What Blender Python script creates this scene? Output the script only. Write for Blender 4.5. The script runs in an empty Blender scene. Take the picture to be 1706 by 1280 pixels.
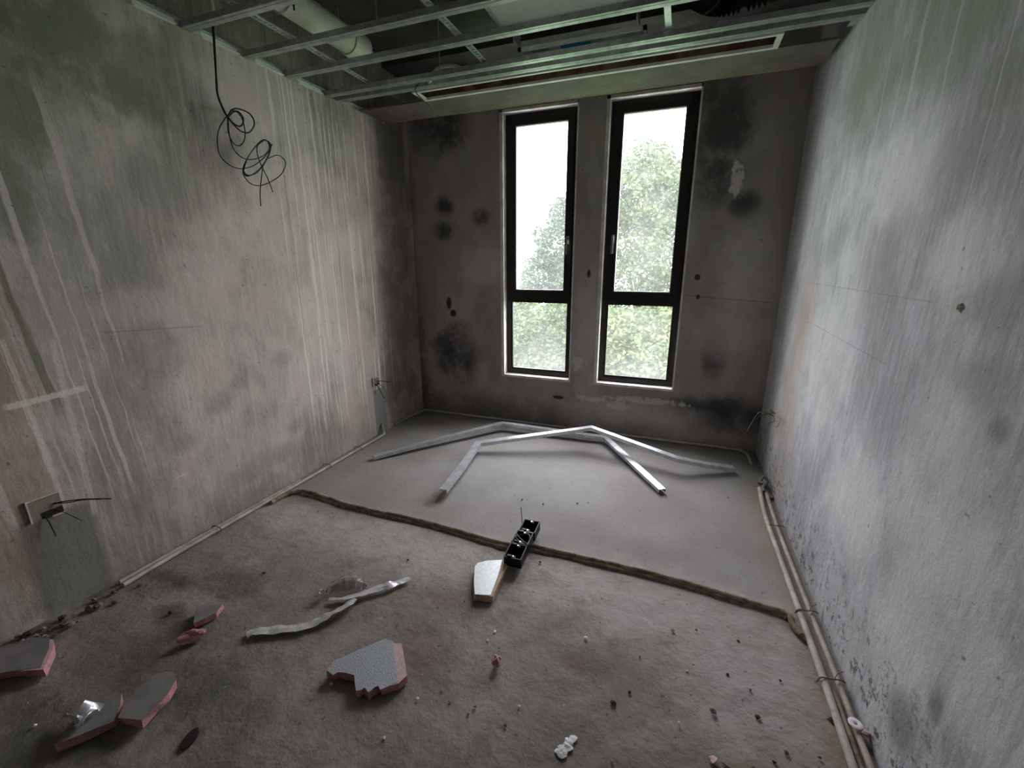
import bpy, bmesh, math, random
from mathutils import Vector, Matrix, noise as mnoise
random.seed(7)
C = bpy.context.scene.collection
sc = bpy.context.scene
XL, XR, YB, ZG, ZS, YR = -2.469, 0.7115, 3.819, 2.652, 3.15, -1.1   # side walls, window wall, grid height, slab, rear wall
TW = 0.32                                                           # thickness of the window wall

# ------------------------------------------------------------------ camera, world, sun, exposure
cam = bpy.data.cameras.new('camera'); camo = bpy.data.objects.new('camera', cam); C.objects.link(camo)
YAW, PITCH, ROLL, FPX = -0.3619, 0.2683, -0.0023, 722.83
fw = Vector((math.sin(YAW)*math.cos(PITCH), math.cos(YAW)*math.cos(PITCH), -math.sin(PITCH)))
rt = Vector((math.cos(YAW), -math.sin(YAW), 0)); up = rt.cross(fw)
r2 = math.cos(ROLL)*rt + math.sin(ROLL)*up; u2 = -math.sin(ROLL)*rt + math.cos(ROLL)*up
M4 = Matrix((r2, u2, -fw)).transposed().to_4x4(); M4.translation = Vector((0, 0, 1.5)); camo.matrix_world = M4
cam.sensor_width = 36; cam.lens = FPX*36/1706; cam.clip_start = 0.02
sc.camera = camo
sc.view_settings.view_transform = 'Standard'; sc.view_settings.look = 'None'
sc.view_settings.gamma = 1; sc.view_settings.use_curve_mapping = False
sc.view_settings.exposure = 0.0
sc.cycles.use_denoising = True
sc.cycles.max_bounces = 12; sc.cycles.diffuse_bounces = 8; sc.cycles.glossy_bounces = 4; sc.cycles.transparent_max_bounces = 16
sc.cycles.sample_clamp_indirect = 8
SKY = 20.0
w = bpy.data.worlds.new('overcast_sky'); sc.world = w; w.use_nodes = True
bgn = w.node_tree.nodes['Background']; bgn.inputs[0].default_value = (1.0, 0.93, 1.0, 1); bgn.inputs[1].default_value = SKY
sun = bpy.data.lights.new('sun', 'SUN'); sun.energy = 6; sun.angle = 0.05; sun.color = (1, .93, .8)
suno = bpy.data.objects.new('sun', sun); C.objects.link(suno); suno.rotation_euler = Vector((-.25, .75, -.9)).to_track_quat('-Z', 'Y').to_euler()
for i, xc in enumerate((-1.213, -.313)):                       # sky portals in the two window openings (sampling aid, give off nothing)
    pl = bpy.data.lights.new('window_portal', 'AREA'); pl.shape = 'RECTANGLE'; pl.size = .70; pl.size_y = 2.4
    po = bpy.data.objects.new('window_portal', pl); C.objects.link(po); po.location = (xc, YB+TW+.01, 1.6)
    po.rotation_euler = (math.radians(-90), 0, 0); pl.cycles.is_portal = True

# ------------------------------------------------------------------ helpers
def tag(o, label=None, cat=None, group=None, kind=None):
    if label: o['label'] = label
    if cat: o['category'] = cat
    if group: o['group'] = group
    if kind: o['kind'] = kind
    return o
def empty(name, loc=(0, 0, 0), label=None, cat=None, group=None, kind=None, parent=None):
    o = bpy.data.objects.new(name, None); C.objects.link(o); o.location = loc
    o.empty_display_size = .05
    if parent: o.parent = parent
    return tag(o, label, cat, group, kind)
def wpos(o):
    v = Vector((0, 0, 0))
    while o: v += o.location; o = o.parent
    return v
def obj(name, bm, m, parent=None, loc=None, smooth=False):
    """links bm (world coordinates) as one mesh object with its origin at loc / on its parent"""
    base = wpos(parent) if parent else Vector((0, 0, 0))
    org = Vector(loc) if loc is not None else base
    me = bpy.data.meshes.new(name)
    bmesh.ops.translate(bm, verts=bm.verts, vec=-org)
    bmesh.ops.recalc_face_normals(bm, faces=bm.faces)
    bm.to_mesh(me); bm.free()
    for mm in (m if isinstance(m, (list, tuple)) else [m]): me.materials.append(mm)
    if smooth:
        for p in me.polygons: p.use_smooth = True
        try: me.set_sharp_from_angle(angle=math.radians(40))
        except Exception: pass
    o = bpy.data.objects.new(name, me); C.objects.link(o); o.location = org-base
    if parent: o.parent = parent
    return o
def nb(): return bmesh.new()
def box(bm, x0, x1, y0, y1, z0, z1, mi=0):
    v = [bm.verts.new((x, y, z)) for x in (x0, x1) for y in (y0, y1) for z in (z0, z1)]
    for f in ((0,1,3,2), (4,6,7,5), (0,4,5,1), (2,3,7,6), (0,2,6,4), (1,5,7,3)):
        bm.faces.new([v[i] for i in f]).material_index = mi
    return v
def bxf(bm, c, ax, ay, az, hx, hy, hz):
    """oriented box"""
    c = Vector(c); v = []
    for i in (-1, 1):
        for j in (-1, 1):
            for k in (-1, 1): v.append(bm.verts.new(c+ax*hx*i+ay*hy*j+az*hz*k))
    for f in ((0,1,3,2), (4,6,7,5), (0,4,5,1), (2,3,7,6), (0,2,6,4), (1,5,7,3)): bm.faces.new([v[i] for i in f])
def tube(bm, pts, r, seg=8, cap=True, rf=None):
    pts = [Vector(p) for p in pts]; n = len(pts); rings = []; prev = None
    for i, p in enumerate(pts):
        d = (pts[min(i+1, n-1)]-pts[max(i-1, 0)])
        if d.length < 1e-9: d = Vector((0, 0, 1))
        d.normalize()
        a = prev if prev is not None else (Vector((0, 0, 1)) if abs(d.z) < .9 else Vector((1, 0, 0)))
        a = a-d*a.dot(d)
        if a.length < 1e-6: a = d.orthogonal()
        a.normalize(); b = d.cross(a); prev = a
        rr = rf(i/(n-1)) if rf else r
        rings.append([bm.verts.new(p+(a*math.cos(t)+b*math.sin(t))*rr) for t in [2*math.pi*k/seg for k in range(seg)]])
    for i in range(n-1):
        for k in range(seg): bm.faces.new((rings[i][k], rings[i][(k+1) % seg], rings[i+1][(k+1) % seg], rings[i+1][k]))
    if cap: bm.faces.new(rings[0]); bm.faces.new(rings[-1])
def smoothpath(pts, k=8):
    pts = [Vector(p) for p in pts]; out = []
    for i in range(len(pts)-1):
        p0, p1, p2, p3 = pts[max(i-1, 0)], pts[i], pts[i+1], pts[min(i+2, len(pts)-1)]
        for j in range(k):
            t = j/k
            out.append(.5*((2*p1)+(p2-p0)*t+(2*p0-5*p1+4*p2-p3)*t*t+(3*p1-p0-3*p2+p3)*t**3))
    out.append(pts[-1]); return out
def prism(bm, poly, z0, z1, jit=0, side=0, tilt=None):
    """poly of (x, y); tilt(x, y) lifts the slab"""
    lo, hi = [], []
    for x, y in poly:
        dz = tilt(x, y) if tilt else 0
        lo.append(bm.verts.new((x+random.uniform(-jit, jit), y+random.uniform(-jit, jit), z0+dz))); hi.append(bm.verts.new((x, y, z1+dz)))
    n = len(poly); a = bm.faces.new(hi); b = bm.faces.new(lo[::-1])
    for i in range(n): bm.faces.new((lo[i], lo[(i+1) % n], hi[(i+1) % n], hi[i])).material_index = side
    return a, b
def rock(bm, c, r, sq=.6, sub=1, rough=.35):
    vs = bmesh.ops.create_icosphere(bm, subdivisions=sub, radius=1)['verts']
    o = Vector((random.random()*50, random.random()*50, 0)); sx = random.uniform(.7, 1.3)
    for v in vs:
        k = 1+rough*2*mnoise.noise(v.co*1.6+o)
        v.co = Vector((v.co.x*r*k*sx, v.co.y*r*k, v.co.z*r*sq*k))
    zmin = min(v.co.z for v in vs)
    for v in vs: v.co += Vector((c[0], c[1], c[2]-zmin))

# ------------------------------------------------------------------ materials
class NT:
    def __init__(s, name):
        s.m = bpy.data.materials.new(name); s.m.use_nodes = True; s.t = s.m.node_tree; s.b = s.t.nodes['Principled BSDF']
        s.pos = s.n('ShaderNodeNewGeometry').outputs['Position']
    def n(s, k, **kw):
        o = s.t.nodes.new(k)
        for a, b in kw.items(): setattr(o, a, b)
        return o
    def l(s, a, b): s.t.links.new(a, b)
    def put(s, sock, v):
        if hasattr(v, 'is_linked') or isinstance(v, bpy.types.NodeSocket): s.l(v, sock)
        else: sock.default_value = v
    def math(s, op, a, b=0.0, c=0.0, clamp=False):
        o = s.n('ShaderNodeMath', operation=op, use_clamp=clamp)
        for i, v in enumerate((a, b, c)):
            s.put(o.inputs[i], v)
        return o.outputs[0]
    def vmul(s, v, sc3):
        o = s.n('ShaderNodeVectorMath', operation='MULTIPLY'); s.l(v, o.inputs[0]); o.inputs[1].default_value = sc3; return o.outputs[0]
    def noise(s, scale, detail=4, rough=.55, vec=None, stretch=None, off=None):
        v = vec or s.pos
        if stretch: v = s.vmul(v, stretch)
        if off:
            o = s.n('ShaderNodeVectorMath', operation='ADD'); s.l(v, o.inputs[0]); o.inputs[1].default_value = off; v = o.outputs[0]
        o = s.n('ShaderNodeTexNoise'); s.l(v, o.inputs['Vector']); o.inputs['Scale'].default_value = scale
        o.inputs['Detail'].default_value = detail; o.inputs['Roughness'].default_value = rough
        return o.outputs[0]
    def rng(s, v, a, b, c=0.0, d=1.0, smooth=True):
        o = s.n('ShaderNodeMapRange', interpolation_type='SMOOTHSTEP' if smooth else 'LINEAR'); s.put(o.inputs[0], v)
        for i, x in enumerate((a, b, c, d)): o.inputs[i+1].default_value = x
        return o.outputs[0]
    def mix(s, f, a, b):
        o = s.n('ShaderNodeMix', data_type='RGBA'); s.put(o.inputs[0], f)
        for i, v in ((6, a), (7, b)):
            if isinstance(v, (tuple, list)): o.inputs[i].default_value = (*v[:3], 1)
            else: s.l(v, o.inputs[i])
        return o.outputs[2]
    def sep(s, v):
        o = s.n('ShaderNodeSeparateXYZ'); s.l(v, o.inputs[0]); return o.outputs
    def bump(s, h, strength, dist=.01, prev=None):
        o = s.n('ShaderNodeBump'); s.l(h, o.inputs['Height']); o.inputs['Strength'].default_value = strength; o.inputs['Distance'].default_value = dist
        if prev: s.l(prev, o.inputs['Normal'])
        return o.outputs[0]
    def blob(s, U, V, c, edge=.75, warp=None):
        """soft ellipse c=(u,v,ru,rv); 1 inside, 0 outside"""
        a = s.math('MULTIPLY', s.math('SUBTRACT', U, c[0]), 1/c[2]); b = s.math('MULTIPLY', s.math('SUBTRACT', V, c[1]), 1/c[3])
        d = s.math('ADD', s.math('MULTIPLY', a, a), s.math('MULTIPLY', b, b))
        if edge > 1: d = s.math('SUBTRACT', d, .2)
        if warp is not None: d = s.math('ADD', d, warp)
        return s.rng(d, 1+edge, 1-edge if edge < 1 else -.6, 0, 1)
    def rect(s, U, V, u0, u1, v0, v1, e=.01):
        f = s.math('MULTIPLY', s.rng(U, u0-e, u0+e), s.rng(U, u1+e, u1-e))
        return s.math('MULTIPLY', f, s.math('MULTIPLY', s.rng(V, v0-e, v0+e), s.rng(V, v1+e, v1-e)))
def simple(name, col, rough=.6, metal=0, var=.0, nscale=30, bump=0, bscale=60, col2=None, spec=.3):
    t = NT(name); t.b.inputs['Roughness'].default_value = rough; t.b.inputs['Metallic'].default_value = metal
    t.b.inputs['Specular IOR Level'].default_value = spec
    if col2 or var:
        c2 = col2 or tuple(c*(1-var) for c in col)
        t.l(t.mix(t.rng(t.noise(nscale, 5, .6), .38, .62), col, c2), t.b.inputs['Base Color'])
    else: t.b.inputs['Base Color'].default_value = (*col, 1)
    if bump: t.l(t.bump(t.noise(bscale, 4, .6), bump, .004), t.b.inputs['Normal'])
    return t.m

def plaster(name, ax, base, base2, stains_and_light, streaks=(), bumpk=.5, extra=None, rough=.9, sk=1.0):
    """bare cement render: mottled base, located stains (colour, strength, ellipses), run marks"""
    sm_ = lambda c: tuple(min(.85, q*sk) for q in c)
    t = NT(name); P = t.sep(t.pos); U = P[1] if ax == 'x' else P[0]; V = P[1] if ax == 'z' else P[2]
    st = {'x': (1, 1, .75), 'y': (1, 1, .5), 'z': (1, 1, 1)}[ax]
    big = t.rng(t.noise(2.1, 8, .62, stretch=st), .40, .60); mid = t.rng(t.noise(7, 7, .65, stretch=st), .3, .7)
    col = t.mix(big, base, base2)
    col = t.mix(t.math('MULTIPLY', mid, .35), col, tuple(c*.62 for c in base))
    wq = t.math('MULTIPLY', t.math('SUBTRACT', t.noise(4, 6, .65, off=(3, 1, 7)), .5), 4.5)
    nz = t.math('MULTIPLY', t.math('SUBTRACT', t.noise(9, 8, .72, off=(1, 5, 2)), .35), 1.6)
    if ax == 'x':
        br = t.rng(t.noise(3, 5, .7, stretch=(1, 14, 1.0)), .35, .68); col = t.mix(t.math('MULTIPLY', br, .30), col, tuple(min(c*1.35, .8) for c in base2))
        br = t.rng(t.noise(5, 5, .7, stretch=(1, 9, 1.3), off=(2, 2, 2)), .48, .7); col = t.mix(t.math('MULTIPLY', br, .28), col, tuple(c*.5 for c in base))
    for c, k, spots in stains_and_light:
        f = None
        for s_ in spots:
            b = t.blob(U, V, s_, 1.9, wq); f = b if f is None else t.math('MAXIMUM', f, b)
        f = t.math('MULTIPLY', f, t.rng(t.math('ADD', t.math('MULTIPLY', f, .5), nz), -.05, .8))
        col = t.mix(t.math('MULTIPLY', f, k), col, sm_(c))
    for c, k, u0, u1, v0, v1, sc_, th, tilt in streaks:
        # run marks: noise pulled long in the vertical, kept to a band of the wall
        u = t.math('ADD', U, t.math('MULTIPLY', V, tilt))
        cb = t.n('ShaderNodeCombineXYZ'); t.l(t.math('ADD', u, t.math('MULTIPLY', t.noise(6, 2, .5), .025)), cb.inputs[0]); t.l(t.math('MULTIPLY', V, .012), cb.inputs[1])
        n_ = t.rng(t.noise(sc_, 3, .6, vec=cb.outputs[0]), th, th+.07)
        f = t.math('MULTIPLY', n_, t.rect(u, V, u0, u1, v0, v1, .12))
        f = t.math('MULTIPLY', f, t.rng(t.noise(2.2, 3, .5), .22, .45))
        col = t.mix(t.math('MULTIPLY', f, k), col, tuple(min(.8, q*(1+(sk-1)*.5)) for q in c))
    fine = t.noise(60, 6, .7); sp = t.rng(t.noise(38, 2, .5, off=(9, 9, 2)), .70, .76)
    col = t.mix(t.math('MULTIPLY', sp, .6), col, tuple(c*.35 for c in base))
    if extra: col = extra(t, U, V, col)
    t.l(col, t.b.inputs['Base Color']); t.b.inputs['Roughness'].default_value = rough; t.b.inputs['Specular IOR Level'].default_value = .15
    n1 = t.bump(mid, bumpk*.5, .012); n2 = t.bump(fine, bumpk, .003, n1); t.l(n2, t.b.inputs['Normal'])
    return t.m

def line_mark(t, U, V, a, b, wd):
    """narrow straight mark between two wall points"""
    dx, dy = b[0]-a[0], b[1]-a[1]; L = math.hypot(dx, dy); dx /= L; dy /= L
    u = t.math('SUBTRACT', U, a[0]); v = t.math('SUBTRACT', V, a[1])
    s = t.math('ADD', t.math('MULTIPLY', u, dx), t.math('MULTIPLY', v, dy))
    d = t.math('ABSOLUTE', t.math('ADD', t.math('MULTIPLY', u, -dy), t.math('MULTIPLY', v, dx)))
    f = t.math('MULTIPLY', t.rng(s, 0, .03), t.rng(s, L, L-.03))
    n_ = t.math('MULTIPLY', t.noise(30, 3), wd*1.2)
    return t.math('MULTIPLY', f, t.rng(t.math('SUBTRACT', d, n_), wd*.6, 0))

def uv(p, ax): return (p[1], p[2]) if ax == 'x' else (p[0], p[2])
def left_extra(t, U, V, col):
    ce = (.27, .29, .27)
    a = t.math('MULTIPLY', t.rect(U, V, .74, .99, -.1, .46, .025), .75); col = t.mix(a, col, (.15, .16, .14))
    a = t.rect(U, V, 3.03, 3.19, -.1, .42, .008); col = t.mix(t.math('MULTIPLY', a, .9), col, ce)
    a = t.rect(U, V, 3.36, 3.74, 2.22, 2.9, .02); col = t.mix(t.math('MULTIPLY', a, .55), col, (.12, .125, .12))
    for p, q, wd, k in ((((-2.469,0.8061,0.9538)), ((-2.469,1.098,0.9676)),   .014, .8), (((-2.469,2.893,2.526)), ((-2.469,2.95,0.05783)), .006, .7), (((-2.469,1.338,0.3812)), ((-2.469,1.435,0.3889)), .004, .7),
                        (((-2.469,1.181,1.203)), ((-2.469,1.66,1.174)), .004, -.25), (((-2.469,2.378,1.264)), ((-2.469,2.448,0.2453)), .005, .6), (((-2.469,2.595,1.38)), ((-2.469,2.621,0.2068)), .006, .6),
                        (((-2.469,2.591,2.073)), ((-2.469,2.707,0.1592)), .005, .5), (((-2.469,0.8687,1.236)), ((-2.469,0.9025,0.5969)), .010, .5), (((-2.469,1.016,1.214)), ((-2.469,0.9937,0.3648)), .012, .45)):
        f = line_mark(t, U, V, uv(p, 'x'), uv(q, 'x'), wd)
        col = t.mix(t.math('MULTIPLY', f, abs(k)), col, (.72, .67, .60) if k > 0 else (.06, .05, .05))
    return col
def right_extra(t, U, V, col):
    f = t.blob(U, V, (1.54,1.393,0.03569,0.02474), .5, t.math('MULTIPLY', t.math('SUBTRACT', t.noise(40, 3), .5), 5))
    col = t.mix(f, col, (.55, .56, .52))
    f = t.blob(U, V, (1.531,1.386,0.01895,0.0123), .4, t.math('MULTIPLY', t.math('SUBTRACT', t.noise(50, 3), .5), 4))
    col = t.mix(f, col, (.10, .10, .07))
    # peeled dark pitting along the foot of the wall
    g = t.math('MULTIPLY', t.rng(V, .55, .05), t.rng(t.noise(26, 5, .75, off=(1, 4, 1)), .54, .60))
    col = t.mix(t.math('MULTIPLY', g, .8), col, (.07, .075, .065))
    for p, q, wd in ((((0.7115,3.121,1.396)), ((0.7115,1.655,1.389)), .003), (((0.7115,2.974,1.181)), ((0.7115,1.86,1.154)), .003)):
        col = t.mix(t.math('MULTIPLY', line_mark(t, U, V, uv(p, 'x'), uv(q, 'x'), wd), .25), col, (.15, .15, .15))
    return col
def back_extra(t, U, V, col):
    f = t.blob(U, V, (0.311,2.104,0.03661,0.122), .5, t.math('MULTIPLY', t.math('SUBTRACT', t.noise(24, 4), .5), 6))
    col = t.mix(t.math('MULTIPLY', f, .9), col, (.75, .70, .70))
    for s_ in ((-0.1929,0.3431,0.3018,0.02753), (-0.4217,0.2725,0.09492,0.03995), (-0.6676,0.3082,0.1375,0.0297), (-0.8195,0.6297,0.05531,0.06707)):
        f = t.blob(U, V, s_, .5, t.math('MULTIPLY', t.math('SUBTRACT', t.noise(22, 4), .5), 6))
        col = t.mix(t.math('MULTIPLY', f, .7), col, (.7, .68, .64))
    for s_ in ((0.123,1.402,0.02193,0.02302), (0.1432,1.249,0.01328,0.01879), (-0.9793,0.2922,0.05233,0.01796), (-2.105,1.139,0.02665,0.05821), (-2.063,1.041,0.03326,0.03525), (-0.7399,1.425,0.0155,0.03489)):
        col = t.mix(t.math('MULTIPLY', t.blob(U, V, s_, .5), .85), col, (.01, .01, .01))
    col = t.mix(t.math('MULTIPLY', line_mark(t, U, V, uv((0.03918,3.819,1.26), 'y'), uv((0.6803,3.819,1.216), 'y'), .004), .4), col, (.05, .05, .05))
    return col
M = {}
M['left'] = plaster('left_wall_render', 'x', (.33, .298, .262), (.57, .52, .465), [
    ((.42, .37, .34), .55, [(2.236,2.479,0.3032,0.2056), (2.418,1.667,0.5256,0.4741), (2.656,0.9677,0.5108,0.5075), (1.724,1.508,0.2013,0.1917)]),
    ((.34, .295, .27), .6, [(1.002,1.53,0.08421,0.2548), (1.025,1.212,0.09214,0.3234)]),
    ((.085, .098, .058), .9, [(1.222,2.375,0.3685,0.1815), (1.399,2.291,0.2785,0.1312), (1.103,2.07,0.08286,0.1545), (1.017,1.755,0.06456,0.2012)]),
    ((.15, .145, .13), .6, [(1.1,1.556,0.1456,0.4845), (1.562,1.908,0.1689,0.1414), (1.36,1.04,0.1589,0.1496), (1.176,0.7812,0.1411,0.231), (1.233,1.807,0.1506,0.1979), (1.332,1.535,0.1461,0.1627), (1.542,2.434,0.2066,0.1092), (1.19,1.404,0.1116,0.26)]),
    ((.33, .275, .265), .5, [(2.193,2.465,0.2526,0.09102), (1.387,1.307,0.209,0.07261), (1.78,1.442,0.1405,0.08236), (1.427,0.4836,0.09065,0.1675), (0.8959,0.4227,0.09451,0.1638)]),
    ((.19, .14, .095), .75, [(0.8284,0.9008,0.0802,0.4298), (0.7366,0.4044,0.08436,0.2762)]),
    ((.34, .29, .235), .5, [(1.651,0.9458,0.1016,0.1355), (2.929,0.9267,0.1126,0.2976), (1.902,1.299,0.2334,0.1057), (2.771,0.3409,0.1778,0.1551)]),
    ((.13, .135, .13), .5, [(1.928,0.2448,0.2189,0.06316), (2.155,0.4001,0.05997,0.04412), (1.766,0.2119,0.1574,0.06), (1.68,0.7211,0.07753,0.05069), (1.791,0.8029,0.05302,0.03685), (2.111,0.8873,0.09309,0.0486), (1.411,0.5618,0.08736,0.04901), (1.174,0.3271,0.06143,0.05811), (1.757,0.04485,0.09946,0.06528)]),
    ((.11, .093, .085), .9, [(3.332,0.4645,0.1505,0.4579), (3.558,1.29,0.2632,1.271)]),  # shade by the far corner painted into the colour, floor to ceiling
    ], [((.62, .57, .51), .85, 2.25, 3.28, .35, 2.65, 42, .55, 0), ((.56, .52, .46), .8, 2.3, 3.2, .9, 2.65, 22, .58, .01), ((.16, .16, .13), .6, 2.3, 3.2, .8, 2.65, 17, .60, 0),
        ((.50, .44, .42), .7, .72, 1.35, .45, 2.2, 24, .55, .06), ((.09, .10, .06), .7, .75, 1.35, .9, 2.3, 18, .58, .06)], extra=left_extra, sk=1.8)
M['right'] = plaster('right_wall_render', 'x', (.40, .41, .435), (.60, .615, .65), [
    ((.20, .225, .16), .8, [(2.08,2.263,0.6124,0.2119), (1.575,1.963,0.1272,0.1069), (2.674,2.331,0.2593,0.1787)]),
    ((.25, .25, .225), .65, [(2.121,1.544,0.1796,0.2446), (1.723,1.795,0.2284,0.07222), (1.418,1.414,0.08971,0.06984), (1.352,1.219,0.104,0.05557), (1.227,0.9933,0.07148,0.07667), (1.2,0.6281,0.09178,0.07595), (1.507,0.5729,0.09519,0.1015)]),
    ((.64, .67, .71), .6, [(1.314,0.8091,0.2842,0.2744), (1.066,0.591,0.1286,0.1524), (1.399,0.4431,0.1652,0.1798), (2.577,1.029,0.3892,0.3876), (2.209,1.811,0.3538,0.1418), (1.902,0.6112,0.2584,0.1933), (1.571,1.53,0.1668,0.09368)]),  # pale mottling; near low ellipses also paint in light lost towards the camera
    ((.42, .33, .26), .6, [(3.075,0.5752,0.196,0.2609), (3.045,1.082,0.1481,0.2962), (2.945,0.1734,0.1386,0.0968)]),
    ((.15, .155, .14), .7, [(1.287,0.2275,0.06017,0.0722), (1.176,0.4057,0.02889,0.04128), (1.257,1.13,0.03617,0.03203)]),
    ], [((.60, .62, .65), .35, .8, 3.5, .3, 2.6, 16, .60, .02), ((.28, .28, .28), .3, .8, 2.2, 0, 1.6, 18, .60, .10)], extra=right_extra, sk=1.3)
M['back'] = plaster('window_wall_render', 'y', (.38, .345, .325), (.46, .42, .395), [
    ((.028, .028, .03), .95, [(-2.115,2.029,0.07558,0.07253), (-2.138,1.808,0.0898,0.07486), (-1.75,1.916,0.08352,0.06119), (-2.142,2.692,0.2421,0.1898), (-2.556,0.4037,0.1649,0.3963), (-2.047,0.6337,0.2041,0.2471), (0.1861,2.461,0.1396,0.2341), (0.1618,2.146,0.1437,0.1848), (0.3114,0.7972,0.08902,0.197), (0.388,1.928,0.08769,0.09118), (0.4129,0.2942,0.3596,0.1274)]),
    ((.30, .285, .27), .6, [(-1.699,1.507,0.2431,0.1609), (-0.7211,0.8883,0.1073,0.4817), (0.4875,1.458,0.2034,0.308), (0.4249,0.9506,0.2563,0.1908), (-0.2602,0.2121,0.4626,0.09423)]),
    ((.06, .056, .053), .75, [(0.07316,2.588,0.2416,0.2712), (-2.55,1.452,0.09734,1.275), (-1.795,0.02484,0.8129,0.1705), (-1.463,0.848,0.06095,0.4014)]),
    ], extra=back_extra, sk=2.2)
def floor_mat():
    t = NT('cement_floor'); P = t.sep(t.pos); X, Y = P[0], P[1]
    edge = t.math('ADD', Y, t.math('MULTIPLY', t.math('SUBTRACT', t.noise(2.5, 4), .5), .10))
    far = t.rng(edge, 1.88, 2.0)
    nearc = t.mix(t.rng(t.noise(2.1, 6, .6), .35, .62), (.24, .213, .182), (.34, .307, .272))
    nearc = t.mix(t.math('MULTIPLY', t.rng(t.noise(9, 6, .7), .45, .7), .45), nearc, (.15, .13, .112))
    farc = t.mix(t.rng(t.noise(2.0, 5, .6), .35, .62), (.27, .255, .24), (.34, .325, .31))
    farc = t.mix(t.math('MULTIPLY', t.rng(t.noise(8, 6, .7), .45, .7), .3), farc, (.22, .205, .19))
    col = t.mix(far, nearc, farc)
    wq = t.math('MULTIPLY', t.math('SUBTRACT', t.noise(5, 6, .65), .5), 4)
    nf = t.math('MULTIPLY', t.math('SUBTRACT', t.noise(11, 7, .7, off=(4, 4, 0)), .35), 1.6)
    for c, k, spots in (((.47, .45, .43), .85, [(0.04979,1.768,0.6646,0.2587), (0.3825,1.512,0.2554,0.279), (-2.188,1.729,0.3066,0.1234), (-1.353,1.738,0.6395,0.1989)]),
                        ((.17, .12, .105), .6, [(-0.8517,1.19,0.1474,0.1495), (-2.041,0.7432,0.2668,0.08287), (-0.8376,1.474,0.1859,0.07483), (-0.2466,1.358,0.1331,0.05844)]),
                        ((.10, .10, .065), .75, [(-1.847,0.4442,0.4193,0.1158), (-1.536,0.7399,0.3627,0.1399), (-1.781,0.9041,0.1697,0.06804), (-1.943,1.187,0.193,0.08065)]),
                        ((.07, .065, .06), .8, [(-2.48,0.8991,0.1656,0.04656), (-2.437,0.6907,0.1473,0.04204), (-2.214,1.107,0.1715,0.03885), (-2.002,0.9604,0.08975,0.04754)]),
                        ((.33, .235, .16), .6, [(0.6542,2.519,0.1023,0.5676), (0.6324,1.81,0.05506,0.2124), (0.6383,1.509,0.06098,0.2076), (0.6118,2.991,0.04788,0.2162), (0.6163,1.332,0.05016,0.1273)]),
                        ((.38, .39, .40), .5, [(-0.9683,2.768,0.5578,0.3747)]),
                        ((.10, .065, .04), .6, [(-1.379,2.247,0.05916,0.09476)]), ((.20, .17, .15), .6, [(-1.989,3.416,0.3298,0.1272), (0.06317,3.748,0.3889,0.1804)])):
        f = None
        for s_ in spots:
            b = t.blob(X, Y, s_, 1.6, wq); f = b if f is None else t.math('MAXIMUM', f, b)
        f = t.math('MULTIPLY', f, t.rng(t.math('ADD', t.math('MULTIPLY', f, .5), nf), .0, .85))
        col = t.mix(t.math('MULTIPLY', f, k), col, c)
    sp = t.rng(t.noise(45, 2, .5, off=(5, 5, 5)), .69, .74); col = t.mix(t.math('MULTIPLY', sp, .6), col, (.07, .06, .055))
    sp = t.rng(t.noise(70, 2, .5, off=(8, 5, 5)), .72, .76); col = t.mix(t.math('MULTIPLY', sp, .5), col, (.6, .58, .55))
    t.l(col, t.b.inputs['Base Color']); t.b.inputs['Roughness'].default_value = .82; t.b.inputs['Specular IOR Level'].default_value = .3
    st = t.math('ADD', t.math('MULTIPLY', far, -.8), 1.0)
    h = t.math('MULTIPLY', t.math('ADD', t.noise(7, 8, .62), t.math('MULTIPLY', t.noise(30, 5, .6), .25)), st)
    t.l(t.bump(h, .55, .026), t.b.inputs['Normal'])
    return t.m
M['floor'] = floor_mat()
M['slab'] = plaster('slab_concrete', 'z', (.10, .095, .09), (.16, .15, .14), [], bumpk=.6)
M['rear'] = plaster('rear_wall_render', 'x', (.20, .19, .17), (.26, .245, .22), [])
M['reveal'] = simple('painted_reveal', (.84, .79, .74), .8, var=.25, nscale=9, bump=.3)
M['frame'] = simple('dark_bronze_aluminium', (.022, .02, .021), .42, .2, var=.3, nscale=20, spec=.4)
M['gasket'] = simple('grey_gasket', (.30, .30, .30), .6)
M['chrome'] = simple('chrome', (.75, .75, .76), .25, 1)
M['pvc'] = simple('dusty_white_pvc', (.56, .53, .47), .55, var=.3, nscale=14, bump=.2)
M['pvcpink'] = simple('dusty_pink_white_pvc', (.52, .44, .39), .55, var=.3, nscale=14, bump=.2)
M['mudpipe'] = simple('mud_caked_conduit', (.36, .30, .23), .8, var=.6, nscale=16, bump=.8, bscale=30, col2=(.16, .115, .075))
M['mudbank'] = simple('dried_mud', (.30, .24, .17), .95, var=.5, nscale=25, bump=.8, bscale=60, col2=(.15, .115, .08))
M['pipe'] = simple('white_drain_pipe', (.84, .83, .75), .45, var=.12, nscale=6)
M['galv'] = simple('galvanised_steel', (.72, .76, .79), .38, .6, var=.22, nscale=18, bump=.15, bscale=40)
M['galv2'] = simple('dusty_galvanised_steel', (.58, .62, .60), .45, .6, var=.25, nscale=22, bump=.15)
M['angle'] = simple('white_wall_angle', (.92, .92, .90), .4, var=.05)
M['board'] = simple('grey_fibre_board', (.20, .17, .155), .85, var=.25, nscale=5, bump=.2)
M['boardedge'] = simple('yellow_board_edge', (.50, .40, .22), .8, var=.3, nscale=25)
M['grille'] = simple('white_grille_frame', (.84, .86, .82), .45, var=.12, nscale=12)
M['brown'] = simple('stained_plywood', (.24, .16, .11), .85, nscale=7, col2=(.10, .05, .035), bump=.3)
M['acwhite'] = simple('galvanised_casing', (.84, .88, .82), .5, .1, var=.12, nscale=5)
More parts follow.
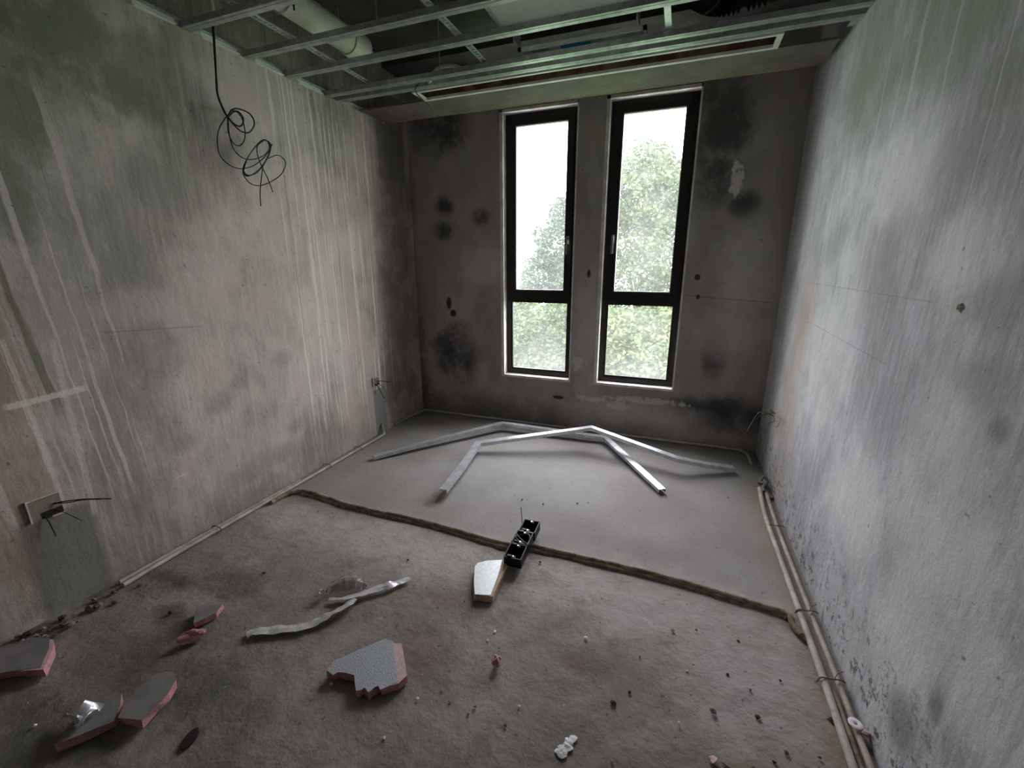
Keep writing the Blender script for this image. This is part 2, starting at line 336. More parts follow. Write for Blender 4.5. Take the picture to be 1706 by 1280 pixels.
M['accoil'] = simple('fogged_plastic_wrap', (.74, .78, .76), .4, .1, var=.35, nscale=14, bump=.5, bscale=20)
M['blue'] = simple('blue_sticker', (.03, .30, .62), .5)
M['teal'] = simple('pale_teal_film', (.22, .48, .44), .5, var=.3)
M['foam_black'] = simple('black_foam_lagging', (.018, .019, .018), .8, bump=.5, bscale=20)
M['blackplastic'] = simple('black_plastic', (.012, .012, .013), .5, var=.3, spec=.35)
M['wire'] = simple('dark_green_wire_sheath', (.012, .022, .020), .5)
M['wire_bk'] = simple('black_wire_sheath', (.012, .010, .012), .5)
M['wire_gr'] = simple('grey_brown_wire', (.20, .17, .14), .6)
M['pink'] = simple('pink_foam', (.66, .32, .33), .85, var=.25, nscale=40, bump=.6, bscale=120)
M['pinkpale'] = simple('pale_pink_foam', (.74, .52, .53), .85, var=.15, nscale=40, bump=.4, bscale=120)
M['tanfoam'] = simple('yellowed_foam', (.62, .47, .33), .85, var=.2, nscale=30, bump=.4, bscale=100)
M['facing'] = simple('silver_speckled_facing', (.50, .53, .57), .5, .3, nscale=220, col2=(.34, .36, .39), bump=.5, bscale=140)
M['facing_w'] = simple('clean_silver_facing', (.80, .84, .86), .4, .35, var=.12, nscale=60, bump=.2)
M['facing_g'] = simple('dusty_grey_facing', (.27, .25, .25), .7, .1, var=.2, nscale=14, bump=.2)
M['foil'] = simple('crumpled_foil', (.88, .89, .93), .33, .6, var=.2, nscale=30, bump=.6, bscale=35)
M['strip'] = simple('scuffed_aluminium_strip', (.66, .66, .63), .5, .4, var=.25, nscale=22, bump=.3)
M['film'] = simple('smoky_plastic_film', (.50, .48, .44), .22, .35, var=.5, nscale=30)
_t = M['film'].node_tree; _tr = _t.nodes.new('ShaderNodeBsdfTransparent'); _mx = _t.nodes.new('ShaderNodeMixShader'); _mx.inputs[0].default_value = .45
_t.links.new(_t.nodes['Principled BSDF'].outputs[0], _mx.inputs[1]); _t.links.new(_tr.outputs[0], _mx.inputs[2]); _t.links.new(_mx.outputs[0], _t.nodes['Material Output'].inputs[0])
M['mortar'] = simple('mortar_crumb', (.26, .24, .21), .9, var=.3, bump=.6, bscale=150)
M['mortar_d'] = simple('dark_mortar_crumb', (.10, .09, .08), .9, var=.3, bump=.6, bscale=150)
M['whitecrumb'] = simple('white_plaster_crumb', (.93, .93, .96), .6, var=.1)
M['boxcream'] = simple('cream_plastic', (.27, .245, .19), .5, var=.2)
M['boxrim'] = simple('white_plastic_rim', (.66, .61, .58), .5, var=.15)
M['dark'] = simple('recess_shade', (.03, .025, .02), .9)
M['bark'] = simple('bark', (.10, .08, .06), .9, var=.4, bump=.8)
M['grass'] = simple('grass_ground', (.08, .19, .075), .95, nscale=.6, col2=(.11, .20, .08))
def leaf_mat(name, a, b):
    t = NT(name); t.l(t.mix(t.rng(t.noise(2.2, 3), .35, .65), a, b), t.b.inputs['Base Color']); t.b.inputs['Roughness'].default_value = .6
    t.b.inputs['Specular IOR Level'].default_value = .25
    tr = t.n('ShaderNodeBsdfTranslucent'); t.l(t.mix(t.rng(t.noise(2.2, 3), .35, .65), a, b), tr.inputs[0])
    mx = t.n('ShaderNodeMixShader'); mx.inputs[0].default_value = .35; t.l(t.b.outputs[0], mx.inputs[1]); t.l(tr.outputs[0], mx.inputs[2])
    t.l(mx.outputs[0], t.t.nodes['Material Output'].inputs[0]); return t.m
M['leaf1'] = leaf_mat('leaf_green', (.030, .055, .024), (.060, .085, .030))
M['leaf2'] = leaf_mat('leaf_yellow_green', (.050, .082, .030), (.085, .105, .036))
M['leaf3'] = leaf_mat('leaf_blue_green', (.028, .052, .036), (.045, .070, .042))
def glass_mat():
    t = NT('dusty_glass'); tr = t.n('ShaderNodeBsdfTransparent'); tr.inputs[0].default_value = (.93, .96, .95, 1)
    gl = t.n('ShaderNodeBsdfGlossy'); gl.inputs['Roughness'].default_value = .02
    du = t.n('ShaderNodeBsdfTranslucent'); du.inputs[0].default_value = (.85, .88, .88, 1)
    P = t.sep(t.pos)
    dust = t.math('ADD', t.math('MULTIPLY', t.rng(t.noise(3.5, 6, .65), .3, .75), .022), t.math('ADD', .022, t.math('MULTIPLY', t.rng(P[2], .85, .5), .02)))
    m1 = t.n('ShaderNodeMixShader'); m1.inputs[0].default_value = .05; t.l(tr.outputs[0], m1.inputs[1]); t.l(gl.outputs[0], m1.inputs[2])
    m2 = t.n('ShaderNodeMixShader'); t.l(dust, m2.inputs[0]); t.l(m1.outputs[0], m2.inputs[1]); t.l(du.outputs[0], m2.inputs[2])
    t.l(m2.outputs[0], t.t.nodes['Material Output'].inputs[0]); return t.m
M['glass'] = glass_mat()

# ------------------------------------------------------------------ the shell
def struct(name, bm, m, parent=None, smooth=False):
    o = obj(name, bm, m, parent, smooth=smooth); o['kind'] = 'structure'; return o
bm = nb()                                                            # floor, gently uneven, never above z=0
nx, ny = 130, 200; g = []
for j in range(ny+1):
    row = []
    for i in range(nx+1):
        x = XL-.02+(XR-XL+.04)*i/nx; y = YR+(YB-YR+.05)*j/ny
        k = 1 if y < 1.95 else .25
        h = -.004+.0035*k*mnoise.noise(Vector((x*5, y*5, 0)))+.0022*k*mnoise.noise(Vector((x*17, y*17, 3)))
        row.append(bm.verts.new((x, y, min(h, 0))))
    g.append(row)
for j in range(ny):
    for i in range(nx): bm.faces.new((g[j][i], g[j][i+1], g[j+1][i+1], g[j+1][i]))
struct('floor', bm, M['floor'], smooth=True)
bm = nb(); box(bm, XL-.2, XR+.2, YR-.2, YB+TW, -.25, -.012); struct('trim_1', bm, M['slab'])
bm = nb(); box(bm, XL-.2, XL, YR-.2, YB+TW, -.01, ZS); struct('wall_left', bm, M['left'])
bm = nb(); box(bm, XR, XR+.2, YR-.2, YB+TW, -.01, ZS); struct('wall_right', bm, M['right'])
bm = nb(); box(bm, XL, XR, YR-.2, YR, -.01, ZS); struct('wall_rear', bm, M['rear'])
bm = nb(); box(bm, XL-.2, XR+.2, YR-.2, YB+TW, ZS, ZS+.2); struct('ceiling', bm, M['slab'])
W = [(-1.553, -.872, .45, 2.752), (-.655, .029, .45, 2.752)]
bm = nb()                                                            # window wall around the two tall openings
xs = [XL, W[0][0], W[0][1], W[1][0], W[1][1], XR]
for i in (0, 2, 4): box(bm, xs[i], xs[i+1], YB, YB+TW, -.01, ZS)
for a, b, z0, z1 in W:
    box(bm, a, b, YB, YB+TW, -.01, z0); box(bm, a, b, YB, YB+TW, z1, ZS)
struct('wall_back', bm, M['back'])

def window(n, x0, x1, z0, z1, handle):
    a, b, lo, hi = x0, x1, z0, z1
    root = empty('window_%d' % n, ((a+b)/2, YB, lo), kind='structure')
    def part(name, boxes, m, parent=root, bev=0):
        bm = nb()
        for q in boxes: box(bm, *q)
        return obj(name, bm, m, parent)
    dl, dr, db, dt = .028, .013, .020, .022                            # pale putty lining of the opening
    part('reveal_lining', [(a, a+dl, YB-.004, YB+.085, lo, hi), (b-dr, b, YB-.004, YB+.085, lo, hi), (a, b, YB-.004, YB+.085, hi-dt, hi), (a, b, YB-.005, YB+.085, lo, lo+db)], M['reveal'])
    a += dl; b -= dr; lo += db; hi -= dt
    f0, f1 = YB+.075, YB+.145; t0, t1 = 1.160, 1.212; fw_ = .045
    fr = part('frame', [(a, a+fw_, f0, f1, lo, hi), (b-fw_, b, f0, f1, lo, hi), (a+fw_, b-fw_, f0, f1, lo, lo+fw_), (a+fw_, b-fw_, f0, f1, hi-fw_, hi), (a+fw_, b-fw_, f0, f1, t0, t1)], M['frame'])
    s0, s1 = YB+.060, YB+.120; sa, sb, sl, sh = a+.038, b-.032, t1-.006, hi-.036; sw = .054
    sa_ = part('sash', [(sa, sa+sw, s0, s1, sl, sh), (sb-sw, sb, s0, s1, sl, sh), (sa+sw, sb-sw, s0, s1, sl, sl+sw+.012), (sa+sw, sb-sw, s0, s1, sh-sw, sh)], M['frame'])
    ga, gb, gl, gh = sa+sw, sb-sw, sl+sw+.012, sh-sw; e = .007
    obj('gasket', (lambda bm: [box(bm, ga, ga+e, s0+.006, s1-.02, gl, gh), box(bm, gb-e, gb, s0+.006, s1-.02, gl, gh), box(bm, ga+e, gb-e, s0+.006, s1-.02, gl, gl+e), box(bm, ga+e, gb-e, s0+.006, s1-.02, gh-e, gh)] and bm)(nb()), M['gasket'], sa_)
    obj('glass_pane', (lambda bm: box(bm, ga, gb, YB+.088, YB+.093, gl, gh) and bm)(nb()), M['glass'], sa_)
    obj('glass_pane', (lambda bm: box(bm, a+fw_, b-fw_, YB+.105, YB+.110, lo+fw_, t0) and bm)(nb()), M['glass'], fr)
    part('glazing_bead', [(a+fw_, a+fw_+.012, f0+.008, f0+.03, lo+fw_, t0), (b-fw_-.012, b-fw_, f0+.008, f0+.03, lo+fw_, t0), (a+fw_+.012, b-fw_-.012, f0+.008, f0+.03, lo+fw_, lo+fw_+.014)], M['frame'])
    hz = 1.70; hx = (sa+.030) if handle < 0 else (sb-.030)
    bm = nb(); box(bm, hx-.013, hx+.013, s0-.010, s0, hz-.03, hz+.04); box(bm, hx-.008, hx+.008, s0-.045, s0-.008, hz+.005, hz+.025)
    box(bm, hx-.009, hx+.009, s0-.052, s0-.038, hz-.115, hz+.03); bmesh.ops.bevel(bm, geom=bm.edges, offset=.003, segments=2, affect='EDGES')
    h_ = obj('handle', bm, M['chrome'], root, smooth=True); h_['label'] = 'small bright metal handle'
    return root
window(1, *W[0], 1); window(2, *W[1], -1)

# ------------------------------------------------------------------ ceiling grid and services
def channel_x(x0, x1, yc, z, wd=.05, h=.028, t=.0016, lip=.008):
    """hat-less C channel running along x, open upward, rolled lips"""
    bm = nb(); a, b = yc-wd/2, yc+wd/2
    box(bm, x0, x1, a, b, z, z+t); box(bm, x0, x1, a, a+t, z+t, z+h); box(bm, x0, x1, b-t, b, z+t, z+h)
    box(bm, x0, x1, a+t, a+lip, z+h-t, z+h); box(bm, x0, x1, b-lip, b-t, z+h-t, z+h)
    box(bm, x0, x1, yc-.006, yc+.006, z-.0012, z)
    return bm
CH = [(1.16, 'nearest ceiling channel, just above the top edge of the photo'), (1.50, 'short-looking ceiling channel crossing only the top left corner region'),
      (1.845, 'galvanised ceiling channel nearest the camera, crossing the top left of the room'),
      (2.185, 'galvanised ceiling channel just below the open end region of the white drain pipe'),
      (2.475, 'galvanised ceiling channel running under the pale air unit casing'),
      (2.815, 'galvanised ceiling channel, outer of the close pair before the slotted grille'),
      (2.925, 'galvanised ceiling channel touching the room side of the slotted grille')]
for y, lab in CH[2:]:
    o = obj('ceiling_channel', channel_x(XL+.004, XR-.004, y, ZG), M['galv2'], loc=(XL+.004, y, ZG))
    tag(o, lab, 'channel', 'cross channels of the ceiling grid')
for x, lab in ((-2.087, 'perforated glittering runner nearest the left wall, above the cross channels'), (-1.23, 'perforated glittering runner left of the pale air unit casing')):
    bm = nb(); z = ZG+.032; y = 1.87
    box(bm, x-.020, x-.013, 1.2, 2.955, z, z+.004); box(bm, x+.013, x+.020, 1.2, 2.955, z, z+.004); y = 1.2
    while y < 2.94:                                                   # bars between the punched holes, each a little twisted
        k = random.uniform(-.5, .5); bxf(bm, (x, y, z+.003+random.uniform(0, .004)), Vector((1, k*.5, 0)).normalized(), Vector((-k*.5, 1, 0)).normalized(), Vector((0, 0, 1)), .016, .005, .0012)
        y += .028
    box(bm, x-.0205, x-.019, 1.2, 2.955, z, z+.03)
    tag(obj('perforated_runner', bm, M['galv'], loc=(x, 1.2, z)), lab, 'runner')
segs = [(((-2.469,1.61,2.672)), ((-2.469,1.794,2.657))), (((-2.469,1.929,2.66)), ((-2.469,2.134,2.665))), (((-2.469,2.247,2.656)), ((-2.469,2.438,2.65))), (((-2.469,2.567,2.656)), ((-2.469,2.767,2.656)))]
names = ['nearest', 'second', 'third', 'farthest']
for (p, q), nm in zip(segs, names):
    bm = nb(); box(bm, XL, XL+.022, p[1], q[1], ZG+.0, ZG+.003); box(bm, XL, XL+.003, p[1], q[1], ZG+.003, ZG+.028)
    tag(obj('wall_angle', bm, M['angle'], loc=(XL, p[1], ZG)), {'nearest': 'white edge angle on the left wall nearest the top left corner', 'second': 'white edge angle crossed by the hanging cable', 'third': 'white edge angle above the pale run marks on the left wall', 'farthest': 'short white edge angle farthest from camera on the left wall'}[nm], 'wall angle', 'white wall angles')
bm = nb(); box(bm, XL, XL+.03, 1.1, 3.49, ZG+.0285, ZG+.031); box(bm, XL, XL+.0025, 1.1, 3.49, ZG+.004, ZG+.0285)
tag(obj('edge_track', bm, M['galv2'], loc=(XL, 1.1, ZG)), 'dusty metal edge track along the top of the left wall', 'track')
bm = nb(); box(bm, XR-.03, XR, 1.1, 3.09, ZG+.0285, ZG+.031); box(bm, XR-.0025, XR, 1.1, 3.09, ZG-.004, ZG+.0285)
tag(obj('edge_track', bm, M['galv2'], loc=(XR, 1.1, ZG)), 'dusty metal edge track along the top of the right wall', 'track')

# the board strip in front of the windows, with its slotted grille
t = empty('ceiling_board', (XL+.01, 3.12, ZG), 'long grey board strip at ceiling level just in front of the windows', 'board')
bm = nb(); box(bm, XL+.034, XR-.034, 3.145, 3.465, ZG, ZG+.012); obj('board', bm, M['board'], t)
bm = nb(); box(bm, XL+.034, XR-.034, 3.465, 3.472, ZG-.003, ZG+.05); e_ = obj('edge_strip', bm, M['boardedge'], t); e_['label'] = 'thin yellowish front edge'
bm = nb(); box(bm, XL+.034, XR-.034, 3.42, 3.465, ZG+.012, ZG+.05); obj('batten', bm, M['brown'], t)
t = empty('slot_grille', (-.74, 3.06, ZG), 'long narrow white slot frame with stained plywood inside, let into the ceiling', 'grille')
gx0, gx1, gy0, gy1 = -1.86, .385, 2.965, 3.142
bm = nb(); box(bm, gx0, gx1, gy0, gy0+.020, ZG-.004, ZG+.012); box(bm, gx0, gx1, gy1-.026, gy1, ZG-.004, ZG+.012)
box(bm, gx0, gx0+.028, gy0+.020, gy1-.026, ZG-.004, ZG+.012); box(bm, gx1-.028, gx1, gy0+.020, gy1-.026, ZG-.004, ZG+.012)
obj('frame', bm, M['grille'], t)
bm = nb(); a, b, c_, d = gx0+.028, gx1-.028, gy0+.020, gy1-.026
box(bm, a-.01, b+.01, c_-.01, d+.01, ZG+.055, ZG+.065); box(bm, a-.01, b+.01, c_-.01, c_, ZG+.0125, ZG+.055); box(bm, a-.01, b+.01, d, d+.01, ZG+.0125, ZG+.055)
l_ = obj('plywood_liner', bm, M['brown'], t); l_['label'] = 'red-brown stained plywood lining'
for px in ((-1.249,3.118,2.69), (-0.1734,3.09,2.69)):
    bm = nb(); tube(bm, [(px[0], 3.04, ZG+.054), (px[0], 3.04, ZG+.022)], .007, 8); bxf(bm, (px[0], 3.04, ZG+.035), Vector((1, 0, 0)), Vector((0, 1, 0)), Vector((0, 0, 1)), .022, .004, .003)
    obj('fixing_clip', bm, M['angle'], t)

# air unit above the grid
t = empty('air_unit', (-.8, 2.7, 2.83), 'pale metal air handling unit above the grid with a blue sticker on its lower flange', 'air unit')
bm = nb(); box(bm, -1.125, -.37, 2.10, 2.835, 2.85, 3.10); bmesh.ops.bevel(bm, geom=bm.edges, offset=.006, segments=1, affect='EDGES'); obj('casing', bm, M['acwhite'], t)
bm = nb()
box(bm, -1.127, -.368, 2.818, 2.838, 2.842, 2.850); box(bm, -1.130, -1.112, 2.1, 2.838, 2.842, 2.850); box(bm, -.386, -.366, 2.1, 2.838, 2.842, 2.850)
obj('casing_seam', bm, M['galv'], t)
bm = nb(); fy0, fy1, fz = 2.885, 2.995, 2.745                         # outlet flange
box(bm, -1.05, -.30, fy0, fy0+.016, fz, fz+.02); box(bm, -1.05, -.30, fy1-.016, fy1, fz, fz+.02); box(bm, -1.05, -1.03, fy0, fy1, fz, fz+.02); box(bm, -.32, -.30, fy0, fy1, fz, fz+.02)
obj('outlet_flange', bm, M['grille'], t)
bm = nb(); box(bm, -1.03, -.32, fy0+.016, fy1-.016, fz+.014, fz+.022); obj('outlet_cover', bm, M['accoil'], t)
for x in (-1.045, -.345):
    bm = nb(); box(bm, x-.004, x+.004, 2.80, fy0+.03, fz+.022, 2.865); obj('outlet_bracket', bm, M['galv2'], t)
bm = nb(); box(bm, -.80, -.62, fy0+.018, fy1-.012, fz+.0115, fz+.0135); s_ = obj('sticker', bm, M['blue'], t); s_['label'] = 'torn blue sticker'
bm = nb(); box(bm, -.66, -.61, fy0+.02, fy0+.05, fz+.0095, fz+.0113); obj('label_patch', bm, M['teal'], t); bm = nb(); box(bm, -.98, -.87, fy0+.03, fy1-.03, fz+.0115, fz+.0135); s_ = obj('film_patch', bm, M['teal'], t); s_['label'] = 'pale teal film patch'

# black flexible duct right of the air unit: ribbed sleeve
bm = nb(); pts = smoothpath([(-.13, 2.58, 2.93), (-.02, 2.78, 2.885), (.12, 2.86, 2.87), (.34, 2.80, 2.89), (.60, 2.62, 2.95)], 22); n = len(pts)
tube(bm, pts, .13, 22, True, rf=lambda s: .125+.013*(1 if int(s*(n-1)) % 2 else -1))
tag(obj('flexible_duct', bm, M['foam_black'], loc=(.15, 2.8, 2.75)), 'black ribbed flexible duct sagging above the grid at the right', 'duct')
t = empty('hanger', (-.045, 2.64, ZG+.03), 'short metal hanger dropping between two ceiling channels beside the black duct', 'hanger')
bm = nb(); p = (-0.1777,2.761,2.72); box(bm, p[0]-.016, p[0]+.016, 2.48, 2.81, ZG+.030, ZG+.033); box(bm, p[0]-.016, p[0]-.013, 2.48, 2.81, ZG+.033, ZG+.05); obj('hanger_strap', bm, M['galv'], t)
bm = nb(); tube(bm, [(p[0], 2.52, ZG+.033), (p[0], 2.52, ZG+.075)], .005, 6); obj('threaded_rod', bm, M['galv'], t)

# drain pipe
t = empty('drain_pipe', (-1.99, 2.6, 2.75), 'fat white plastic drain pipe with capped end above the left of the grid', 'pipe')
bm = nb(); tube(bm, [(-2.0, -.9, 2.80), (-2.0, 2.52, 2.80)], .072, 28); obj('pipe', bm, M['pipe'], t, smooth=True)
bm = nb(); tube(bm, [(-2.0, 2.50, 2.80), (-2.0, 2.60, 2.80), (-2.0, 2.64, 2.80), (-2.0, 2.655, 2.80)], .08, 28, rf=lambda s: .079 if s < .7 else .055); obj('end_cap', bm, M['pipe'], t, smooth=True)
for y in (2.02,):
    bm = nb(); pts = [(-2.0+.078*math.cos(a), y, 2.80+.078*math.sin(a)) for a in [math.pi*2*k/24 for k in range(25)]]; tube(bm, pts, .004, 6); obj('pipe_clip', bm, M['galv2'], t)
    bm = nb(); tube(bm, [(-1.915, y, 2.72), (-1.915, y, ZS-.003)], .0045, 6); obj('clip_rod', bm, M['wire_bk'], t)
for x, y in ((-2.30, 2.185), (-1.55, 2.185), (-2.30, 2.815), (-1.55, 2.815)):
    if 1:
        bm = nb(); tube(bm, [(x, y, ZG+.02), (x, y, ZS)], .0035, 6); box(bm, x-.012, x+.012, y-.014, y+.014, ZG+.028, ZG+.034)
        tag(obj('hanger_rod', bm, M['galv2'], loc=(x, y, ZG+.02)), 'thin hanger rod rising from %s ceiling channel %s' % ('the second nearest' if y < 2.5 else 'the outer paired', 'near the left wall' if x < -2 else 'left of the air unit'), 'hanger', 'thin ceiling hanger rods')
# slab beam dark strip above channels, parallel to the window wall
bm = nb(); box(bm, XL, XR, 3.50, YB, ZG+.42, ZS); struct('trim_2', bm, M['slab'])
# pale corrugated conduit loop and loose wires near the grille's left end
pts = smoothpath([(-1.704,2.931,2.665), (-1.61,2.836,2.69), (-1.542,2.844,2.72), (-1.507,2.932,2.75), (-1.503,3.057,2.78), (-1.525,3.178,2.84)], 16); n = len(pts)
bm = nb(); tube(bm, pts, .01, 10, rf=lambda s: .0125 if int(s*(n-1)) % 2 else .0100)
tag(obj('corrugated_conduit', bm, M['pipe'], loc=pts[0]), 'pale corrugated conduit arching over the left end of the slot grille', 'conduit')
bm = nb(); tube(bm, smoothpath([(-1.834,3.158,2.625), (-1.832,3.073,2.63), (-1.794,2.906,2.64), (-1.672,2.818,2.665)], 8), .003, 6)
tag(obj('loose_wire', bm, M['wire_bk'], loc=(-1.834,3.158,2.625)), 'thin dark wire hanging past the left end of the slot grille', 'wire')

# ------------------------------------------------------------------ hanging cable tangle by the left wall
OX, OY, K = 320, 140, .1718
t = empty('hanging_cable', (-2.369,1.916,2.298), 'dark cable bundle hanging from the ceiling in loose loops before the left wall', 'cable')
CAB = [([(-2.369,1.943,2.822),(-2.369,1.925,2.696),(-2.369,1.918,2.625),(-2.369,1.907,2.53),(-2.369,1.896,2.418),(-2.369,1.892,2.369),(-2.369,1.906,2.32),(-2.351,1.915,2.272),(-2.356,1.947,2.309),(-2.371,2.005,2.334),(-2.384,2.085,2.333),(-2.386,2.109,2.292),(-2.375,2.06,2.234),(-2.359,1.994,2.218),(-2.351,1.942,2.24),(-2.356,1.919,2.269)],0.0042),
    ([(-2.369,1.946,2.824),(-2.369,1.929,2.697),(-2.369,1.922,2.626),(-2.369,1.91,2.531),(-2.369,1.893,2.417),(-2.369,1.89,2.368),(-2.369,1.902,2.319),(-2.371,1.93,2.278),(-2.384,1.981,2.314),(-2.386,2.015,2.324),(-2.374,2.029,2.296),(-2.359,2.006,2.257),(-2.351,1.972,2.238),(-2.357,1.942,2.251),(-2.372,1.934,2.275)],0.0042),
    ([(-2.355,1.919,2.279),(-2.369,1.919,2.206),(-2.383,1.945,2.158),(-2.387,1.983,2.146),(-2.377,2.012,2.173),(-2.361,2.017,2.219),(-2.351,2.004,2.276),(-2.355,1.982,2.308),(-2.369,1.957,2.31),(-2.383,1.941,2.28)],0.0028),
    ([(-2.377,1.937,2.286),(-2.387,1.887,2.215),(-2.383,1.858,2.148),(-2.368,1.845,2.074),(-2.354,1.87,2.033),(-2.352,1.92,2.019),(-2.362,1.973,2.027),(-2.378,2.057,2.059),(-2.387,2.145,2.121),(-2.382,2.195,2.182),(-2.368,2.197,2.203)],0.0028),
    ([(-2.379,1.94,2.282),(-2.387,1.938,2.187),(-2.381,1.948,2.117),(-2.366,1.986,2.082),(-2.353,2.042,2.087),(-2.352,2.116,2.124),(-2.364,2.171,2.175),(-2.379,2.183,2.212)],0.0028),
    ([(-2.362,1.969,2.005),(-2.352,1.998,1.995),(-2.354,2.059,2.025),(-2.368,2.14,2.102),(-2.382,2.185,2.168),(-2.387,2.186,2.213),(-2.377,2.146,2.214),(-2.362,2.077,2.165),(-2.352,2.001,2.084),(-2.354,1.965,2.014)],0.0028),
    ([(-2.367,1.98,2.012),(-2.354,1.98,1.991),(-2.352,2.034,2.01),(-2.363,2.108,2.068),(-2.378,2.173,2.137),(-2.387,2.205,2.195),(-2.382,2.179,2.217),(-2.367,2.114,2.195),(-2.354,2.037,2.129),(-2.352,1.984,2.06),(-2.363,1.968,2.01)],0.0028),
    ([(-2.386,1.989,2.026),(-2.375,1.991,1.993),(-2.36,2.019,2.002),(-2.351,2.073,2.044),(-2.356,2.144,2.124),(-2.371,2.187,2.196),(-2.384,2.159,2.215),(-2.386,2.114,2.186),(-2.375,2.039,2.115),(-2.359,1.977,2.043),(-2.351,1.956,1.996)],0.0028),
    ([(-2.351,2.141,2.112),(-2.358,2.218,2.145),(-2.373,2.276,2.135),(-2.385,2.293,2.104),(-2.385,2.248,2.043),(-2.373,2.152,1.986),(-2.358,2.055,1.95),(-2.351,1.99,1.954),(-2.358,1.964,1.993),(-2.373,1.984,2.04),(-2.385,2.047,2.117),(-2.385,2.112,2.18),(-2.373,2.149,2.212)],0.0028),
    ([(-2.351,2.122,2.202),(-2.356,2.086,2.172),(-2.37,2.085,2.135),(-2.384,2.108,2.086),(-2.386,2.151,1.998),(-2.376,2.163,1.93)],0.0028),
    ([(-2.374,2.186,2.19),(-2.359,2.151,2.131),(-2.351,2.098,2.065),(-2.357,2.081,2.002),(-2.372,2.068,1.917),(-2.385,2.071,1.841)],0.0028)]
for k, (path, r) in enumerate(CAB):
    bm = nb(); tube(bm, smoothpath(path, 7), r, 6); o = obj('strand', bm, M['wire'] if k % 3 else M['wire_bk'], t, smooth=True)
p = (-2.369,1.94,2.805); bm = nb(); tube(bm, [(p[0], p[1], 2.70), (p[0], p[1]-.01, ZS)], .011, 12); s_ = obj('sleeve', bm, M['pipe'], t); s_['label'] = 'short pale conduit sleeve'

# ------------------------------------------------------------------ sockets
def recess_box(c, sx, label, wires, tilt=0):
    x, y, z = c; h = sx/2; t = empty('wall_box', (XL, y, z), label, 'wall box')
    R_ = Matrix.Rotation(tilt, 3, 'X')
    def bb(name, boxes, m):
        bm = nb()
        for q in boxes: box(bm, *q)
        bmesh.ops.rotate(bm, verts=bm.verts, cent=(XL, y, z), matrix=R_); return obj(name, bm, m, t)
    bb('back_plate', [(XL+.001, XL+.004, y-h, y+h, z-h*.9, z+h*.9)], M['boxcream'])
    bb('rim', [(XL, XL+.012, y-h-.005, y-h, z-h*.9, z+h*.9+.001), (XL, XL+.012, y-h-.005, y+h, z+h*.9, z+h*.9+.005)], M['boxrim'])
    bb('rim', [(XL, XL+.012, y+h*.2, y+h, z-h*.9-.005, z-h*.9)], M['boxrim'])
    bb('hole', [(XL+.004, XL+.006, y-h*.35, y+h*.97, z-h*.88, z-h*.35)], M['dark'])  # flat dark sheet painting the shade inside the open recess
    for k, (path, m, r) in enumerate(wires):
        bm = nb(); tube(bm, smoothpath(path, 8), r, 6); obj('wire', bm, m, t)
    return t
recess_box((-2.469,0.8416,0.4987), .105, 'cream recessed wall box with wires poking out, low on the near left wall', [
    ([(-2.463,0.8687,0.4993), (-2.439,0.8895,0.5045), (-2.409,0.9462,0.4914), (-2.379,1.027,0.4562)], M['wire_bk'], .0028),
    ([(-2.463,0.8699,0.5045), (-2.439,0.8975,0.4941), (-2.414,0.9476,0.4866), (-2.389,0.9979,0.4672)], M['wire_bk'], .0024),
    ([(-2.463,0.8667,0.471), (-2.439,0.8799,0.4597), (-2.419,0.9236,0.3929)], M['wire_bk'], .0018),
    ([(-2.463,0.8311,0.4624), (-2.449,0.8335,0.4289), (-2.439,0.8357,0.3675)], M['wire_bk'], .0024)])
recess_box((-2.469,3.076,0.4936), .085, 'small wall box in the broken plaster near the far end of the left wall', [
    ([(-2.463,3.077,0.494), (-2.439,3.105,0.4947), (-2.409,3.202,0.4618)], M['wire_bk'], .003),
    ([(-2.463,3.074,0.4725), (-2.439,3.079,0.4287), (-2.419,3.11,0.3319)], M['wire_bk'], .003), ([(-2.463,3.074,0.4725), (-2.439,3.116,0.447), (-2.419,3.135,0.393)], M['wire_gr'], .003)])
t = empty('wire_tuft', (0.7115,3.499,0.4358), 'tuft of stripped wires sticking out of the right wall by the far corner', 'wires')
for k, path in enumerate(([(0.7115,3.414,0.4456), (0.6615,3.406,0.4695), (0.6115,3.414,0.4515), (0.5515,3.362,0.3228)], [(0.7115,3.42,0.4527), (0.6715,3.483,0.4547), (0.6315,3.533,0.4245)], [(0.7115,3.356,0.483), (0.6815,3.369,0.5017), (0.6715,3.172,0.4961), (0.6615,3.277,0.4321)],
        [(0.7115,3.291,0.4823), (0.6815,3.063,0.5349), (0.6715,3.077,0.4792)], [(0.7115,3.396,0.4787), (0.6615,3.513,0.4158), (0.6215,3.524,0.369)])):
    bm = nb(); tube(bm, smoothpath(path, 8), .0032, 6); obj('wire', bm, M['wire_gr'] if k % 2 == 0 else M['pvcpink'], t)

